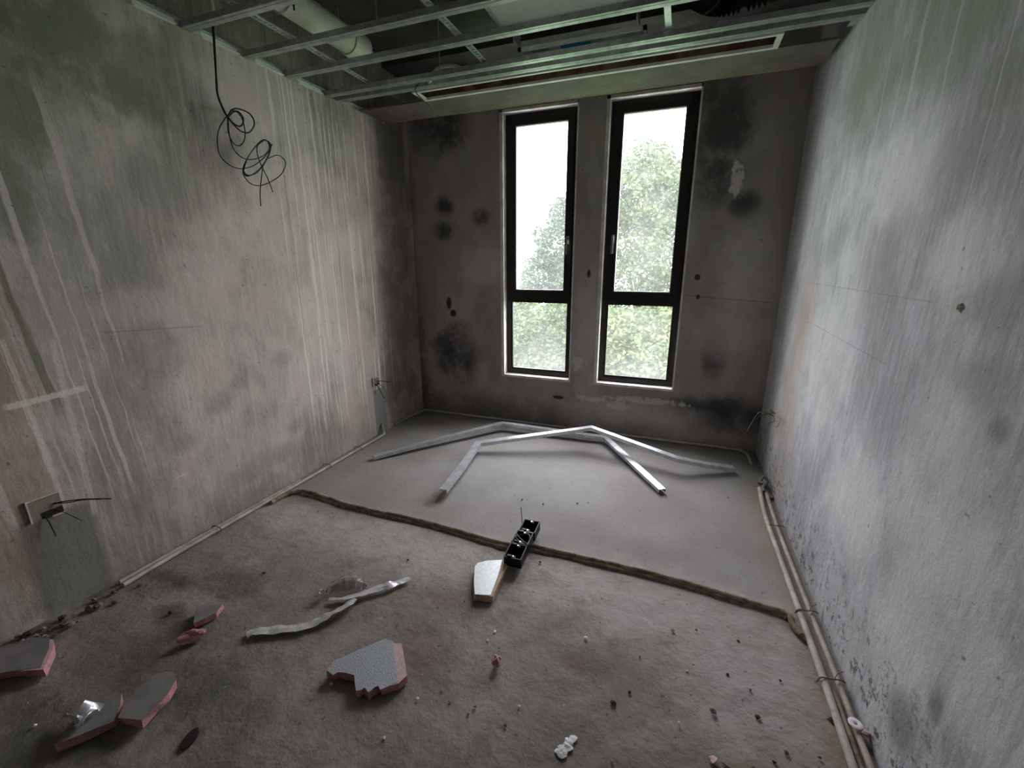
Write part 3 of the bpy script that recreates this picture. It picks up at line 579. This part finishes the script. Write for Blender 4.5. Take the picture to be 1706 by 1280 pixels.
# ------------------------------------------------------------------ floor conduits
def conduit(pts, r, m, label, k=8, name='conduit'):
    bm = nb(); P_ = smoothpath(pts, k); tube(bm, P_, r, 14)
    return tag(obj(name, bm, m, loc=pts[0], smooth=True), label, 'conduit')
r = .0105
conduit([(XL+.085, .985, r), (XL+.075, 1.3, r), (XL+.075, 1.9, r), (XL+.072, 2.5, r), (XL+.07, 2.99, r), (XL+.055, 3.06, .018), (XL+.02, 3.09, .05), (XL+.013, 3.095, .085)], r, M['pvc'], 'white conduit along the left wall foot bending up at the far wall box')
conduit([(XL+.046, .99, r), (XL+.045, 1.3, r), (XL+.046, 1.7, r), (XL+.047, 2.02, r), (XL+.046, 2.1, r)], r, M['pvcpink'], 'short dusty conduit tight against the near left wall foot', 6)
conduit([(XL+.110, 1.80, r), (XL+.115, 1.90, r), (XL+.16, 1.972, r+.002), (-2.2, 1.985, r+.004), (-1.819,1.95,0.012), (-1.335,1.958,0.012), (-0.7788,1.929,0.012), (-0.6152,1.962,0.012), (0.04052,1.96,0.012), (0.4801,1.916,0.012), (0.5758,1.899,0.012), (.585, 1.84, .012), (.605, 1.79, .012)], .0135, M['mudpipe'], 'mud-caked brown conduit crossing the floor from wall to wall', 8)
mc = bpy.data.objects['conduit.002'] if 'conduit.002' in bpy.data.objects else None
bm = nb(); P_ = smoothpath([(XL+.20, 1.965, .0), (-2.2, 1.972, .0), (-1.814,1.942,0), (-1.329,1.946,0), (-0.7733,1.915,0), (-0.6105,1.948,0), (0.04201,1.949,0), (0.481,1.911,0), (0.576,1.891,0)], 14); n = len(P_)
tube(bm, [Vector((p.x+.004*mnoise.noise(p*9), p.y-.002+.004*mnoise.noise(p*14), 0)) for p in P_], .014, 8, rf=lambda s: .013+.010*abs(mnoise.noise(Vector((s*25, 2, 0)))))
for v in bm.verts: v.co.z = max(v.co.z, 0)*1.1-.002
obj('mud_bank', bm, M['mudbank'], mc, smooth=True)
conduit([(-2.456,3.278,0.012), (-2.458,3.514,0.012), (XL+.04, 3.70, .012), (XL+.06, 3.755, .012), (XL+.16, 3.775, .012), (-1.2, 3.785, .012), (0, 3.785, .012), (.52, 3.785, .012), (.60, 3.765, .012), (.635, 3.70, .012), (.64, 3.5, .012)], r, M['pvc'], 'thin white conduit along the foot of the window wall')
conduit([(.640, 3.12, .012), (.620, 2.8, .012), (.620, 2.5, .012), (.628, 2.0, .012), (.633, 1.6, .012), (.632, 1.2, .012), (.632, .3, .012)], .013, M['pvc'], 'outermost white conduit of the bundle along the right wall')
conduit([(.672, 3.06, .012), (.664, 2.6, .012), (.672, 2.0, .012), (.681, 1.5, .012), (.683, .3, .012)], .0105, M['pvcpink'], 'pinkish conduit closest to the right wall foot')
conduit([(.6555, 1.55, .009), (.6560, 1.3, .009), (.6560, 1.0, .009), (.6560, .3, .009)], .0080, M['mudpipe'], 'narrow dirty conduit sunk between the two right wall conduits')
for y, lab in ((2.62, 'wire tie over the right wall conduits near the far end'), (1.93, 'wire tie over the right wall conduits where the crossing conduit joins'), (1.58, 'frayed wire tie over the right wall conduits, halfway along')):
    bm = nb(); tube(bm, smoothpath([(.612, y, .004), (.62, y, .026), (.65, y+.004, .027), (.685, y+.01, .028), (.70, y+.012, .02)], 5), .0028, 6)
    tube(bm, smoothpath([(.66, y, .027), (.675, y+.02, .045), (.695, y+.03, .05)], 5), .0018, 5)
    tag(obj('wire_tie', bm, M['wire_gr'], loc=(.612, y, 0)), lab, 'wire tie')
for y, lab in ((1.47, 'conduit clip on the left wall conduits nearest the camera'), (2.35, 'conduit clip on the left wall conduits beyond the crossing conduit'), (2.7, 'conduit clip on the left wall conduits near the far wall box')):
    bm = nb(); tube(bm, smoothpath([(XL+.10, y, .003), (XL+.09, y, .025), (XL+.06, y, .027), (XL+.03, y, .024), (XL+.02, y, .003)], 4), .003, 6)
    tag(obj('conduit_clip', bm, M['wire_gr'], loc=(XL+.1, y, 0)), lab, 'clip')
bm = nb(); P_ = smoothpath([(.66, 3.06, .02), (.655, 3.10, .03), (.675, 3.13, .05), (.65, 3.16, .04), (.67, 3.19, .07), (.69, 3.17, .05), (.672, 3.12, .03)], 8); tube(bm, P_, .011, 8)
rock(bm, (.665, 3.2, 0), .03); rock(bm, (.69, 3.02, 0), .022)
tag(obj('conduit_joint', bm, M['mortar'], loc=(.66, 3.1, 0)), 'muddy knot of conduit ends in the far right floor corner', 'joint')

# ------------------------------------------------------------------ bent steel channels on the floor
def bent_channel(pts, wd, ht, label, name='bent_channel', flip=1):
    t_ = .0022; pts = [Vector(p) for p in pts]; bm = nb()
    secs = []
    for i, p in enumerate(pts):                                       # U section with lips, mitred at each kink
        din = (p-pts[i-1]).normalized() if i else (pts[1]-p).normalized(); dout = (pts[i+1]-p).normalized() if i < len(pts)-1 else din
        d = (din+dout).normalized(); s = d.cross(Vector((0, 0, 1))).normalized()*flip; u = Vector((0, 0, 1))
        k = 1/max(.6, d.dot(din)); sq = 1
        prof = [(0, 0), (0, ht), (wd, ht), (wd, 0), (wd-t_, 0), (wd-t_, ht-t_), (t_, ht-t_), (t_, 0)]
        secs.append([bm.verts.new(p+s*(x-wd/2)*k+u*(z*sq)) for x, z in prof])
    for a, b in zip(secs, secs[1:]):
        for k in range(8): bm.faces.new((a[k], a[(k+1) % 8], b[(k+1) % 8], b[k]))
    for e_, o_ in ((secs[0], 1), (secs[-1], -1)):
        for q in ((0, 1, 6, 7), (1, 2, 5, 6), (2, 3, 4, 5)): bm.faces.new([e_[k] for k in q])
    return tag(obj(name, bm, M['galv'], loc=(pts[0].x, pts[0].y, 0)), label, 'steel channel')
def lerp(a, b, k): return Vector(a).lerp(Vector(b), k)
A0, A1, A2, A3 = (-2.164,2.584,0.006), (-1.435,3.55,0.05), (-0.4889,3.581,0.03), (0.01502,2.832,0.006)
bent_channel([A0, lerp(A0, A1, .5)+Vector((0, 0, .006)), A1, lerp(A1, A2, .5), A2, A3], .052, .026, 'bent galvanised channel lying under the other, its left end nearest the left wall')
B0, B1, B2, B3, B4 = (-1.348,2.26,0.035), (-1.45,3.035,0.05), (-0.5878,3.434,0.16), (0.09955,3.215,0.085), (0.5003,3.346,0.015)
bent_channel([B0, lerp(B0, B1, .45)+Vector((.01, .01, .004)), B1, lerp(B1, B2, .5), B2, B3, lerp(B3, B4, .45)+Vector((0, -.005, -.004)), B4], .055, .028, 'bent galvanised channel lying over the other, arched highest below the right window')

# ------------------------------------------------------------------ black back boxes with wire
p0 = Vector((-0.6643,1.757,0.065)); p1 = Vector((-0.6755,2.091,0.065)); ax = (p1-p0); ax.z = 0; LN = ax.length; ax.normalize(); ay = Vector((-ax.y, ax.x, 0)); az = Vector((0, 0, 1))
t = empty('junction_boxes', (p0.x, p0.y, 0), 'row of three joined black junction boxes lying across the crossing conduit', 'junction box')
bw = LN/6; bh = .046
for i in range(3):
    c = p0+ax*(bw*(1+2*i)+.004*(i-1))+ay*[0, 0, -.006][i]; c.z = [.052, .056, .056][i]; bm = nb(); hz = .027; th = .0025
    axt = (ax+Vector((0, 0, [.06, .0, .03][i]))).normalized(); azt = axt.cross(ay).normalized()
    if azt.z < 0: azt = -azt
    bxf(bm, c-azt*(hz-th), axt, ay, azt, bw-.002, bh*.98, th)
    for s in (-1, 1):
        bxf(bm, c+axt*s*(bw-th), axt, ay, azt, th, bh, hz); bxf(bm, c+ay*s*(bh-th), axt, ay, azt, bw-th, th, hz)
    for s in (-1, 1):
        bxf(bm, c+axt*s*(bw-.014)+azt*(hz-.006), axt, ay, azt, .008, .012, .005)      # screw lugs
        bxf(bm, c+axt*s*(bw-.01)+ay*bh*.4+azt*(hz+.003), axt, ay, azt, .006, .012, .004)
    b_ = obj('box', bm, M['blackplastic'], t)
    for s in (-1, 1):
        bm = nb(); q = c+axt*s*(bw-.014)+azt*(hz-.0005); tube(bm, [q, q+azt*.0025], .004, 8); obj('screw', bm, M['chrome'], b_)
c = p0+ax*bw*3+Vector((0, 0, -.037)); bm = nb()
tube(bm, [c+Vector((.040*math.cos(a), .036*math.sin(a), .052+.008*math.sin(2*a))) for a in [k*.35 for k in range(16)]], .0035, 7)
tube(bm, smoothpath([c+Vector((.05, -.03, .04)), c+Vector((.02, -.05, .07)), c+Vector((-.03, -.01, .075)), c+Vector((-.05, .05, .05))], 6), .003, 7)
w_ = obj('wire_loop', bm, M['wire_gr'], t); w_['label'] = 'grey loop of wire'
q = Vector((-0.7215,2.066,0.07)); bm = nb(); tube(bm, [q, q+Vector((-.004, .0, .05)), q+Vector((-.008, 0, .10))], .0022, 6); obj('wire_end', bm, M['wire_bk'], t)

# ------------------------------------------------------------------ foam board scraps
def scrap(label, top, z, th, core, face, ext=None, tilt=None, group='broken insulation board scraps', jit=.006, name='foam_scrap'):
    """top: outline of the facing; ext: outline of the foam core where it differs"""
    c = sum((Vector((q[0], q[1], 0)) for q in top), Vector())/len(top)
    t = empty(name, (c.x, c.y, 0), label, 'foam scrap', group)
    bm = nb(); prism(bm, [(q[0], q[1]) for q in (ext or top)], z-th, z-.0016, jit, 1, tilt); obj('foam_core', bm, [M['pinkpale'] if core == M['pink'] else core, core], t)
    bm = nb(); prism(bm, [(q[0], q[1]) for q in top], z-.0015, z, 0, 0, tilt); obj('facing', bm, face, t)
    return t
Z = .036
big = [(-1.106,0.9539,0.036), (-1.11,0.9961,0.036), (-1.092,1.017,0.036), (-1.05,1.076,0.036), (-0.9888,1.151,0.036), (-0.9503,1.15,0.036), (-0.9243,1.117,0.036), (-0.8288,1.009,0.036), (-0.8495,0.9834,0.036), (-0.8686,0.9603,0.036), (-0.886,0.9697,0.036), (-0.8953,0.9613,0.036), (-0.898,0.9481,0.036), (-0.9035,0.9373,0.036), (-0.928,0.948,0.036), (-0.9341,0.9345,0.036), (-0.9479,0.9257,0.036), (-0.9763,0.9532,0.036), (-0.9963,0.9739,0.036), (-1.032,0.9708,0.036), (-1.061,0.9626,0.036), (-1.07,0.9463,0.036)]
ext = big[:6]+[(-0.9419,1.146,0.034), (-0.9148,1.156,0.034), (-0.8643,1.099,0.034), (-0.8129,1.042,0.034), (-0.8237,1.005,0.034)]+big[8:]
scrap('largest foam board scrap, speckled silver face with a notched toothed edge', big, Z, .032, M['pink'], M['facing'], ext)
wt = [(-0.8376,1.677,0.034), (-0.835,1.707,0.034), (-0.7967,1.741,0.034), (-0.7262,1.773,0.034), (-0.7036,1.661,0.034), (-0.6852,1.523,0.034), (-0.7556,1.504,0.034), (-0.7989,1.585,0.034)]
ext = wt[:3]+[(-0.7018,1.778,0.033), (-0.6874,1.725,0.033), (-0.6723,1.521,0.033)]+wt[6:]
scrap('bright silver-white foam board scrap touching the black junction boxes', wt, .034, .032, M['tanfoam'], M['facing_w'], ext)
sm = [(-1.886,0.9993,0.03), (-1.796,1.056,0.03), (-1.773,1.008,0.03), (-1.789,0.9666,0.03), (-1.806,0.9324,0.03)]
scrap('small grey triangular board scrap behind the little pink foam chunk', sm, .03, .026, M['pink'], M['facing_g'])
lf = [(-2.273,0.4826,0.04), (-2.404,0.5373,0.04), (-2.351,0.5924,0.04), (-2.342,0.645,0.04), (-2.267,0.6701,0.04), (-2.205,0.6413,0.04), (-2.123,0.5815,0.04), (-2.204,0.535,0.04)]
ext = lf[:4]+[(-2.245,0.6711,0.038), (-2.182,0.64,0.038), (-2.104,0.5797,0.038)]+lf[7:]
scrap('grey foam board scrap cut by the left edge of the photo', lf, .04, .034, M['pink'], M['facing_g'], ext)
md = [(-1.721,0.4418,0.035), (-1.747,0.4832,0.035), (-1.781,0.5471,0.035), (-1.774,0.5911,0.035), (-1.723,0.627,0.035), (-1.678,0.5973,0.035), (-1.632,0.5556,0.035), (-1.678,0.4972,0.035)]
scrap('grey foam board scrap with a bright foil shred on top, lower left', md, .035, .03, M['pink'], M['facing_g'])
rg = [(-1.623,0.5634,0.045), (-1.649,0.5929,0.045), (-1.675,0.6529,0.045), (-1.684,0.7071,0.045), (-1.659,0.7324,0.045), (-1.625,0.7426,0.045), (-1.586,0.7262,0.045), (-1.558,0.6802,0.045), (-1.546,0.6383,0.045), (-1.539,0.5866,0.045)]
scrap('rounded oblong grey foam board scrap in the lower left, right of its pair', rg, .045, .032, M['pink'], M['facing_g'])
def chunk(c, rr, m, label, name='foam_chunk', sub=2, group=None, cat='foam chunk', sq=.6, rough=.35, stretch=None):
    bm = nb(); rock(bm, (0, 0, 0), rr, sq, sub, rough)
    if stretch: bmesh.ops.transform(bm, matrix=stretch, verts=bm.verts)
    bmesh.ops.translate(bm, verts=bm.verts, vec=Vector((c[0], c[1], -.002)))
    return tag(obj(name, bm, m, loc=(c[0], c[1], 0)), label, cat, group)
ch_ = chunk((-1.756,0.8876,0), .030, M['pink'], 'elongated pink foam chunk in front of the small grey triangular scrap', sub=3, sq=.7, stretch=Matrix.Rotation(.75, 4, 'Z') @ Matrix.Diagonal((1.5, .65, 1, 1)))
chunk((-0.5324,1.228,0), .021, M['pink'], 'small pink foam lump alone on the floor at centre', sub=3, sq=.9)
chunk((0.7055,1.405,0.02), .016, M['pinkpale'], 'little pale pink foam bead beside the round washer', sub=2).location.z = .016
chunk((0.2351,1.151,0), .014, M['pinkpale'], 'little pale pink chip at the bottom edge, left of the flat flake', sub=2)
# flat flake at the bottom edge
fl = [(0.2589,1.157,0.004), (0.297,1.168,0.004), (0.3321,1.183,0.004), (0.3533,1.18,0.004), (0.3208,1.158,0.004), (0.2866,1.146,0.004)]
bm = nb(); prism(bm, [(q[0], q[1]) for q in fl], 0, .004); tag(obj('plaster_flake', bm, M['boxcream'], loc=(fl[0][0], fl[0][1], 0)), 'flat pale flake lying at the bottom edge of the photo', 'flake')
# white crumbly plaster patch
c0 = (-0.2099,1.034,0); bm = nb()
for k in range(16):
    s = k/15; x = c0[0]+.004+(-.016+.03*s)+random.uniform(-.010, .010); y = c0[1]+(-.030+.06*s)+random.uniform(-.006, .006); rock(bm, (x, y, -.002), random.uniform(.009, .015), .28, 1)
tag(obj('plaster_crumbs', bm, M['whitecrumb'], loc=(c0[0], c0[1], 0), smooth=False), 'clump of bright white plaster near the bottom centre', 'plaster clump')
# round washer on the conduits
c = Vector((0.6771,1.419,0.03)); bm = nb(); nseg = 28; ring = []
for k in range(nseg):
    a = 2*math.pi*k/nseg; u = Vector((math.cos(a), math.sin(a), 0)); ring.append([bm.verts.new(c+u*r_+Vector((0, 0, z_))) for r_, z_ in ((.006, .002), (.006, 0), (.020, 0), (.021, .0015), (.019, .003), (.010, .003))])
for k in range(nseg):
    for j in range(6): bm.faces.new((ring[k][j], ring[k][(j+1) % 6], ring[(k+1) % nseg][(j+1) % 6], ring[(k+1) % nseg][j]))
tag(obj('washer', bm, M['whitecrumb'], loc=c, smooth=True), 'round white washer with a dark hole, resting on the right wall conduits', 'washer')
# black oval disc laid on the floor in place of a hole
c = Vector((-1.367,0.6208,0)); bm = nb(); tube(bm, [c, c+Vector((0, 0, .002)), c+Vector((0, 0, .006)), c+Vector((0, 0, .0065))], .030, 26, rf=lambda s: .030 if s < .8 else .026)
bmesh.ops.transform(bm, matrix=Matrix.Translation(c) @ Matrix.Rotation(.35, 4, 'Z') @ Matrix.Diagonal((.62, 1.1, 1, 1)) @ Matrix.Translation(-c), verts=bm.verts)
tag(obj('black_disc', bm, M['dark'], loc=c), 'flat black oval disc on the floor in place of a hole, bottom left', 'cap')

# ------------------------------------------------------------------ aluminium ribbons and foil
def ribbon(bm, pts, wd, twist, th=.0012, k=10, wf=None):
    P_ = smoothpath(pts, k); n = len(P_); rows = []
    for i, p in enumerate(P_):
        d = (P_[min(i+1, n-1)]-P_[max(i-1, 0)]).normalized(); s = d.cross(Vector((0, 0, 1))).normalized(); u = s.cross(d)
        a = twist(i/(n-1)); v = s*math.cos(a)+u*math.sin(a); nn = d.cross(v)
        ww = (wf(i/(n-1)) if wf else wd)/2
        j_ = random.uniform(-.001, .001); ww *= 1+.25*mnoise.noise(p*40); v = (v+nn*.35*mnoise.noise(p*28)).normalized()
        rows.append([bm.verts.new(p+v*ww+nn*(th+j_)), bm.verts.new(p+nn*(th-.0025+j_)), bm.verts.new(p-v*ww+nn*(th+j_)), bm.verts.new(p-v*ww), bm.verts.new(p-nn*.0025), bm.verts.new(p+v*ww)])
    for a, b in zip(rows, rows[1:]):
        for q in range(6): bm.faces.new((a[q], a[(q+1) % 6], b[(q+1) % 6], b[q]))
    bm.faces.new(rows[0]); bm.faces.new(rows[-1])
bm = nb(); ribbon(bm, [(-1.559,0.9814,0.012), (-1.54,1.006,0.014), (-1.488,1.034,0.012), (-1.382,1.091,0.012), (-1.332,1.142,0.014), (-1.308,1.181,0.022), (-1.274,1.243,0.024), (-1.267,1.298,0.02)], .036, lambda s: .1 if s < .55 else .1+.7*(s-.55), wf=lambda s: .034+.016*min(1, s*6)*(1 if s < .85 else max(.12, (1-s)/.15)))
tag(obj('metal_strip', bm, M['strip'], loc=(*(-1.393,1.1,0)[:2], 0)), 'long twisted dull aluminium strip whose folded tip points to the left wall', 'metal strip', 'torn aluminium strips')
t = empty('foil_scrap', (*(-1.321,1.355,0)[:2], 0), 'crumpled foil strip with a curled smoky film arch, behind the dull strip', 'foil')
bm = nb(); ribbon(bm, [(-1.384,1.261,0.014), (-1.327,1.284,0.016), (-1.265,1.333,0.018), (-1.22,1.383,0.018), (-1.172,1.426,0.022), (-1.15,1.461,0.014), (-1.113,1.512,0.01)], .032, lambda s: .12+.3*math.sin(s*7), wf=lambda s: .018+.024*min(1, s*4)*(1 if s < .78 else .7))
obj('strip', bm, M['foil'], t)
bm = nb(); a0 = Vector((-1.421,1.272,0.02)); a1 = Vector((-1.268,1.379,0.02)); bk = Vector((a0.y-a1.y, a1.x-a0.x, 0)).normalized()*.115; rows = []
for i in range(15):                                                   # crinkled film humped up behind the strip
    s = i/14; row = []
    for j in range(8):
        v = j/7; p = a0.lerp(a1, s)+bk*v*(.35+.65*math.sin(s*math.pi)**.6)
        z = .006+.045*math.sin(math.pi*min(1, v*.9+.08))*math.sin(math.pi*(.08+.84*s))+.012*mnoise.noise(Vector((s*6, v*6, 4)))
        row.append(bm.verts.new((p.x+random.uniform(-.004, .004), p.y+random.uniform(-.004, .004), max(z, .002)+random.uniform(0, .004))))
    rows.append(row)
for a, b in zip(rows, rows[1:]):
    for q in range(7): bm.faces.new((a[q], a[q+1], b[q+1], b[q]))
obj('film', bm, M['film'], t)
bm = nb()
for i in range(9):                                                    # bright crushed edge at the left of the arch
    p = a0+Vector((random.uniform(-.012, .016), random.uniform(-.03, .03), -.006)); vs = [bm.verts.new(p+Vector((random.uniform(-.016, .016), random.uniform(-.016, .016), random.uniform(0, .03)))) for _ in range(4)]
    bm.faces.new(vs[:3]); bm.faces.new(vs[1:])
obj('crushed_edge', bm, M['foil'], t)
bm = nb(); ribbon(bm, [(-1.691,0.494,0.064), (-1.701,0.516,0.07), (-1.725,0.5426,0.066), (-1.737,0.5612,0.062)], .03, lambda s: .7*math.sin(s*6), wf=lambda s: .034+.020*s)
ribbon(bm, [(-1.833,0.5048,0.02), (-1.802,0.5149,0.03), (-1.702,0.4992,0.062)], .02, lambda s: .8+s, wf=lambda s: .012+.03*s)
tag(obj('foil_shred', bm, M['foil'], loc=(*(-1.785,0.5413,0)[:2], .035)), 'bright shiny foil shred resting on the grey foam board, lower left', 'foil')

# ------------------------------------------------------------------ rubble and grit
def clear(x, y):
    return XL+.13 < x < XR-.12
for k, (px, py, rr, m, lab) in enumerate([(0.6161,1.437,0.009,'mortar','small grey-brown mortar pebble left of the round washer'), (-0.6115,1.321,0.006,'whitecrumb','tiny white crumb behind the pink foam lump at centre'), (-0.5508,1.865,0.007,'mortar_d','tiny dark crumb in front of the black junction boxes'), (0.4289,2.922,0.006,'mortar_d','tiny dark crumb in front of the right end of the steel channels'), (-0.7961,1.478,0.006,'mortar_d','tiny dark crumb left of the bright silver-white scrap'), (-0.6002,1.37,0.007,'whitecrumb','farther tiny white crumb behind the pink foam lump at centre'), (-1.995,0.9557,0.011,'mortar_d','tiny dark crumb left of the grey triangular scrap'), (0.4121,1.218,0.006,'mortar_d','tiny dark crumb right of the pale flake at the bottom edge'), (-1.073,0.9364,0.007,'whitecrumb','tiny white crumb left of the largest foam board scrap'), (0.3598,1.682,0.005,'mortar_d','tiny dark crumb in front of the crossing conduit near the right wall'), (-0.8464,2.421,0.007,'mortar_d','tiny dark crumb behind the black junction boxes'), (-0.7012,2.42,0.006,'mortar_d','farther tiny dark crumb behind the black junction boxes'), (-0.5383,1.05,0.006,'mortar','small grey-brown mortar pebble in front of the pink foam lump at centre'), (-1.209,1.639,0.006,'mortar_d','tiny dark crumb right of the crumpled foil strip'), (-0.3931,1.103,0.005,'whitecrumb','tiny white crumb in front of the pink foam lump at centre'), (0.5474,1.283,0.007,'mortar','farther small grey-brown mortar pebble left of the round washer'), (0.4528,1.261,0.008,'mortar','small grey-brown mortar pebble right of the pale flake at the bottom edge'), (-0.06145,1.04,0.005,'mortar','small grey-brown mortar pebble right of the white plaster clump'), (0.3849,1.357,0.009,'mortar_d','tiny dark crumb behind the pale flake at the bottom edge'), (-1.903,0.4644,0.007,'whitecrumb','tiny white crumb left of the grey foam scrap with the foil shred'), (-0.5499,1.017,0.005,'mortar','farther small grey-brown mortar pebble in front of the pink foam lump at centre'), (-0.631,1.036,0.005,'mortar','small grey-brown mortar pebble left of the pink foam lump at centre'), (-1.833,1.297,0.008,'mortar_d','tiny dark crumb behind the twisted dull strip'), (0.2415,1.323,0.012,'mortar','small grey-brown mortar pebble behind the pale flake at the bottom edge'), (-0.4303,2.537,0.005,'mortar_d','tiny dark crumb behind the crossing conduit at centre'), (-0.1946,3.842,0.006,'mortar_d','tiny dark crumb behind the right steel channel end'), (-0.7429,1.002,0.006,'whitecrumb','tiny white crumb right of the largest foam board scrap'), (-0.4151,1.026,0.006,'mortar_d','tiny dark crumb in front of the pink foam lump at centre'), (-0.4947,2.505,0.007,'mortar_d','farther tiny dark crumb behind the crossing conduit at centre'), (-0.08484,1.232,0.01,'mortar_d','tiny dark crumb right of the white plaster clump'), (0.1991,1.68,0.007,'mortar','small grey-brown mortar pebble left of the crossing conduit near the right wall'), (0.1325,1.236,0.008,'whitecrumb','tiny white crumb left of the pale flake at the bottom edge'), (-2.32,1.014,0.012,'mortar_d','farther tiny dark crumb left of the grey triangular scrap'), (-0.7734,0.8481,0.005,'whitecrumb','tiny white crumb in front of the largest foam board scrap'), (0.3757,1.458,0.006,'mortar','farther small grey-brown mortar pebble behind the pale flake at the bottom edge'), (0.3037,1.498,0.006,'mortar_d','farther tiny dark crumb in front of the crossing conduit near the right wall'), (0.4854,1.538,0.006,'mortar_d','farthest tiny dark crumb in front of the crossing conduit near the right wall'), (-0.2318,1.473,0.008,'whitecrumb','tiny white crumb in front of the crossing conduit at centre'), (-0.03549,1.294,0.007,'mortar_d','farther tiny dark crumb right of the white plaster clump'), (0.1061,1.642,0.007,'mortar','farther small grey-brown mortar pebble left of the crossing conduit near the right wall'), (-2.306,0.9037,0.012,'mortar_d','farthest tiny dark crumb left of the grey triangular scrap'), (-2.009,1.84,0.006,'mortar','small grey-brown mortar pebble behind the crumpled foil strip'), (0.1612,1.458,0.005,'whitecrumb','tiny white crumb left of the crossing conduit near the right wall'), (-0.01375,1.46,0.005,'mortar_d','tiny dark crumb in front of the crossing conduit at centre')]):
    chunk((px, py), rr, M[m], lab, 'pebble', 1, 'loose grit on the cement floor', 'pebble', .6, .3)
for k in range(22):
    x = XL+random.uniform(.02, .16); y = .93-random.uniform(-.03, .30); rr = random.uniform(.006, .020)
    chunk((x, y), rr, M['mortar'] if k % 3 else M['mortar_d'], 'mortar crumb in the rubble heap at the near foot of the left wall', 'mortar_crumb', 1, 'rubble by the left wall', 'rubble', .7, .35)

# ------------------------------------------------------------------ outdoors
bm = nb(); box(bm, -60, 60, YB+3, 90, -7.2, -7.0); struct('trim_3', bm, M['grass']).name = 'lawn'
bpy.data.objects['lawn']['label'] = 'green ground below the windows'
def tree(label, clumps, base, mat, nleaf, ls):
    t = empty('tree', (base[0], base[1], -7.0), label, 'tree', 'trees outside the windows')
    bm = nb()
    tot = sum(c[3]**2 for c in clumps)
    for cx, cy, cz, rr in clumps:
        n_ = int(nleaf*rr*rr/tot)
        for _ in range(n_):
            d = Vector((random.gauss(0, 1), random.gauss(0, 1), random.gauss(0, 1))).normalized()
            k = random.uniform(.55, 1.0)*(1+.35*mnoise.noise(d*2.5+Vector((cx, cy, cz))))
            p = Vector((cx, cy, cz))+d*rr*k
            a = Vector((random.gauss(0, 1), random.gauss(0, 1), random.gauss(0, .5)-.2)).normalized(); b = a.cross(Vector((random.gauss(0, 1), random.gauss(0, 1), 1))).normalized()
            L_ = ls*random.uniform(.6, 1.4); W_ = L_*.34
            v = [bm.verts.new(p), bm.verts.new(p+a*L_*.5+b*W_), bm.verts.new(p+a*L_), bm.verts.new(p+a*L_*.5-b*W_)]
            bm.faces.new(v)
    f_ = obj('foliage', bm, mat, t); f_['kind'] = 'stuff'
    bm = nb(); top = Vector(clumps[0][:3]); b0 = Vector((base[0], base[1], -7.0))
    tube(bm, smoothpath([b0, b0.lerp(top, .4)+Vector((.15, 0, 0)), top], 6), .2, 10, rf=lambda s: .22*(1-.8*s)+.02)
    obj('trunk', bm, M['bark'], t)
    bm = nb()
    for c in clumps[1:]:
        c = Vector(c[:3]); q = b0.lerp(top, .55+.3*random.random()); tube(bm, smoothpath([q, q.lerp(c, .5)+Vector((0, 0, -.2)), c], 5), .06, 6, rf=lambda s: .07*(1-.75*s))
    obj('branches', bm, M['bark'], t)
tree('tall tree filling the right-hand window', [(-1,12,3.09,1.11), (-1.3,12,2.1,0.977), (-0.247,11.5,1.79,0.937), (-0.946,12.4,3.83,0.673), (-0.244,12.5,3.11,0.848), (-1.02,11.5,0.931,1.09), (-0.00759,11.6,0.653,0.945), (-1.65,12.6,2.97,0.547)], (-0.802,12), M['leaf1'], 26000, 0.1)
tree('smaller tree in the lower right of the left-hand window', [(-4.02,15.5,2.13,1.05), (-3.78,15.7,3.22,0.725), (-4.5,15,1.12,0.855), (-3.53,15,0.723,1.02), (-5.12,15.2,0.476,0.495)], (-4.19,15.3), M['leaf3'], 12000, 0.13)
tree('yellow-green bushy tree behind the low right pane', [(-0.446,8.5,-0.143,0.692), (-1.04,8.6,0.154,0.584), (-0.176,8.7,0.414,0.59), (-0.736,8.4,-0.617,0.513), (-1.21,8.5,-0.561,0.519), (0.0129,8.5,-0.457,0.461)], (-0.599,8.53), M['leaf2'], 18000, 0.085)
tree('bushy tree behind the low left pane', [(-3.4,10.6,-0.274,0.647), (-2.82,10.8,0.0364,0.66), (-3.87,11,0.125,0.523), (-2.47,10.4,-0.644,0.565), (-3.93,10.7,-0.802,0.581), (-3.13,10.3,-1.14,0.559)], (-3.27,10.6), M['leaf1'], 15000, 0.1)
tree('hedge-like tree low behind both windows', [(-3.59,19,-1.54,1.81), (-4.82,18.6,-2.64,2.02), (-0.955,18.6,-2.35,2.02), (-7.2,18.8,-2.28,1.53), (1.24,18.8,-1.25,2.04), (-9.5,19,-2.46,1.81)], (-4.14,18.8), M['leaf3'], 14000, 0.16)
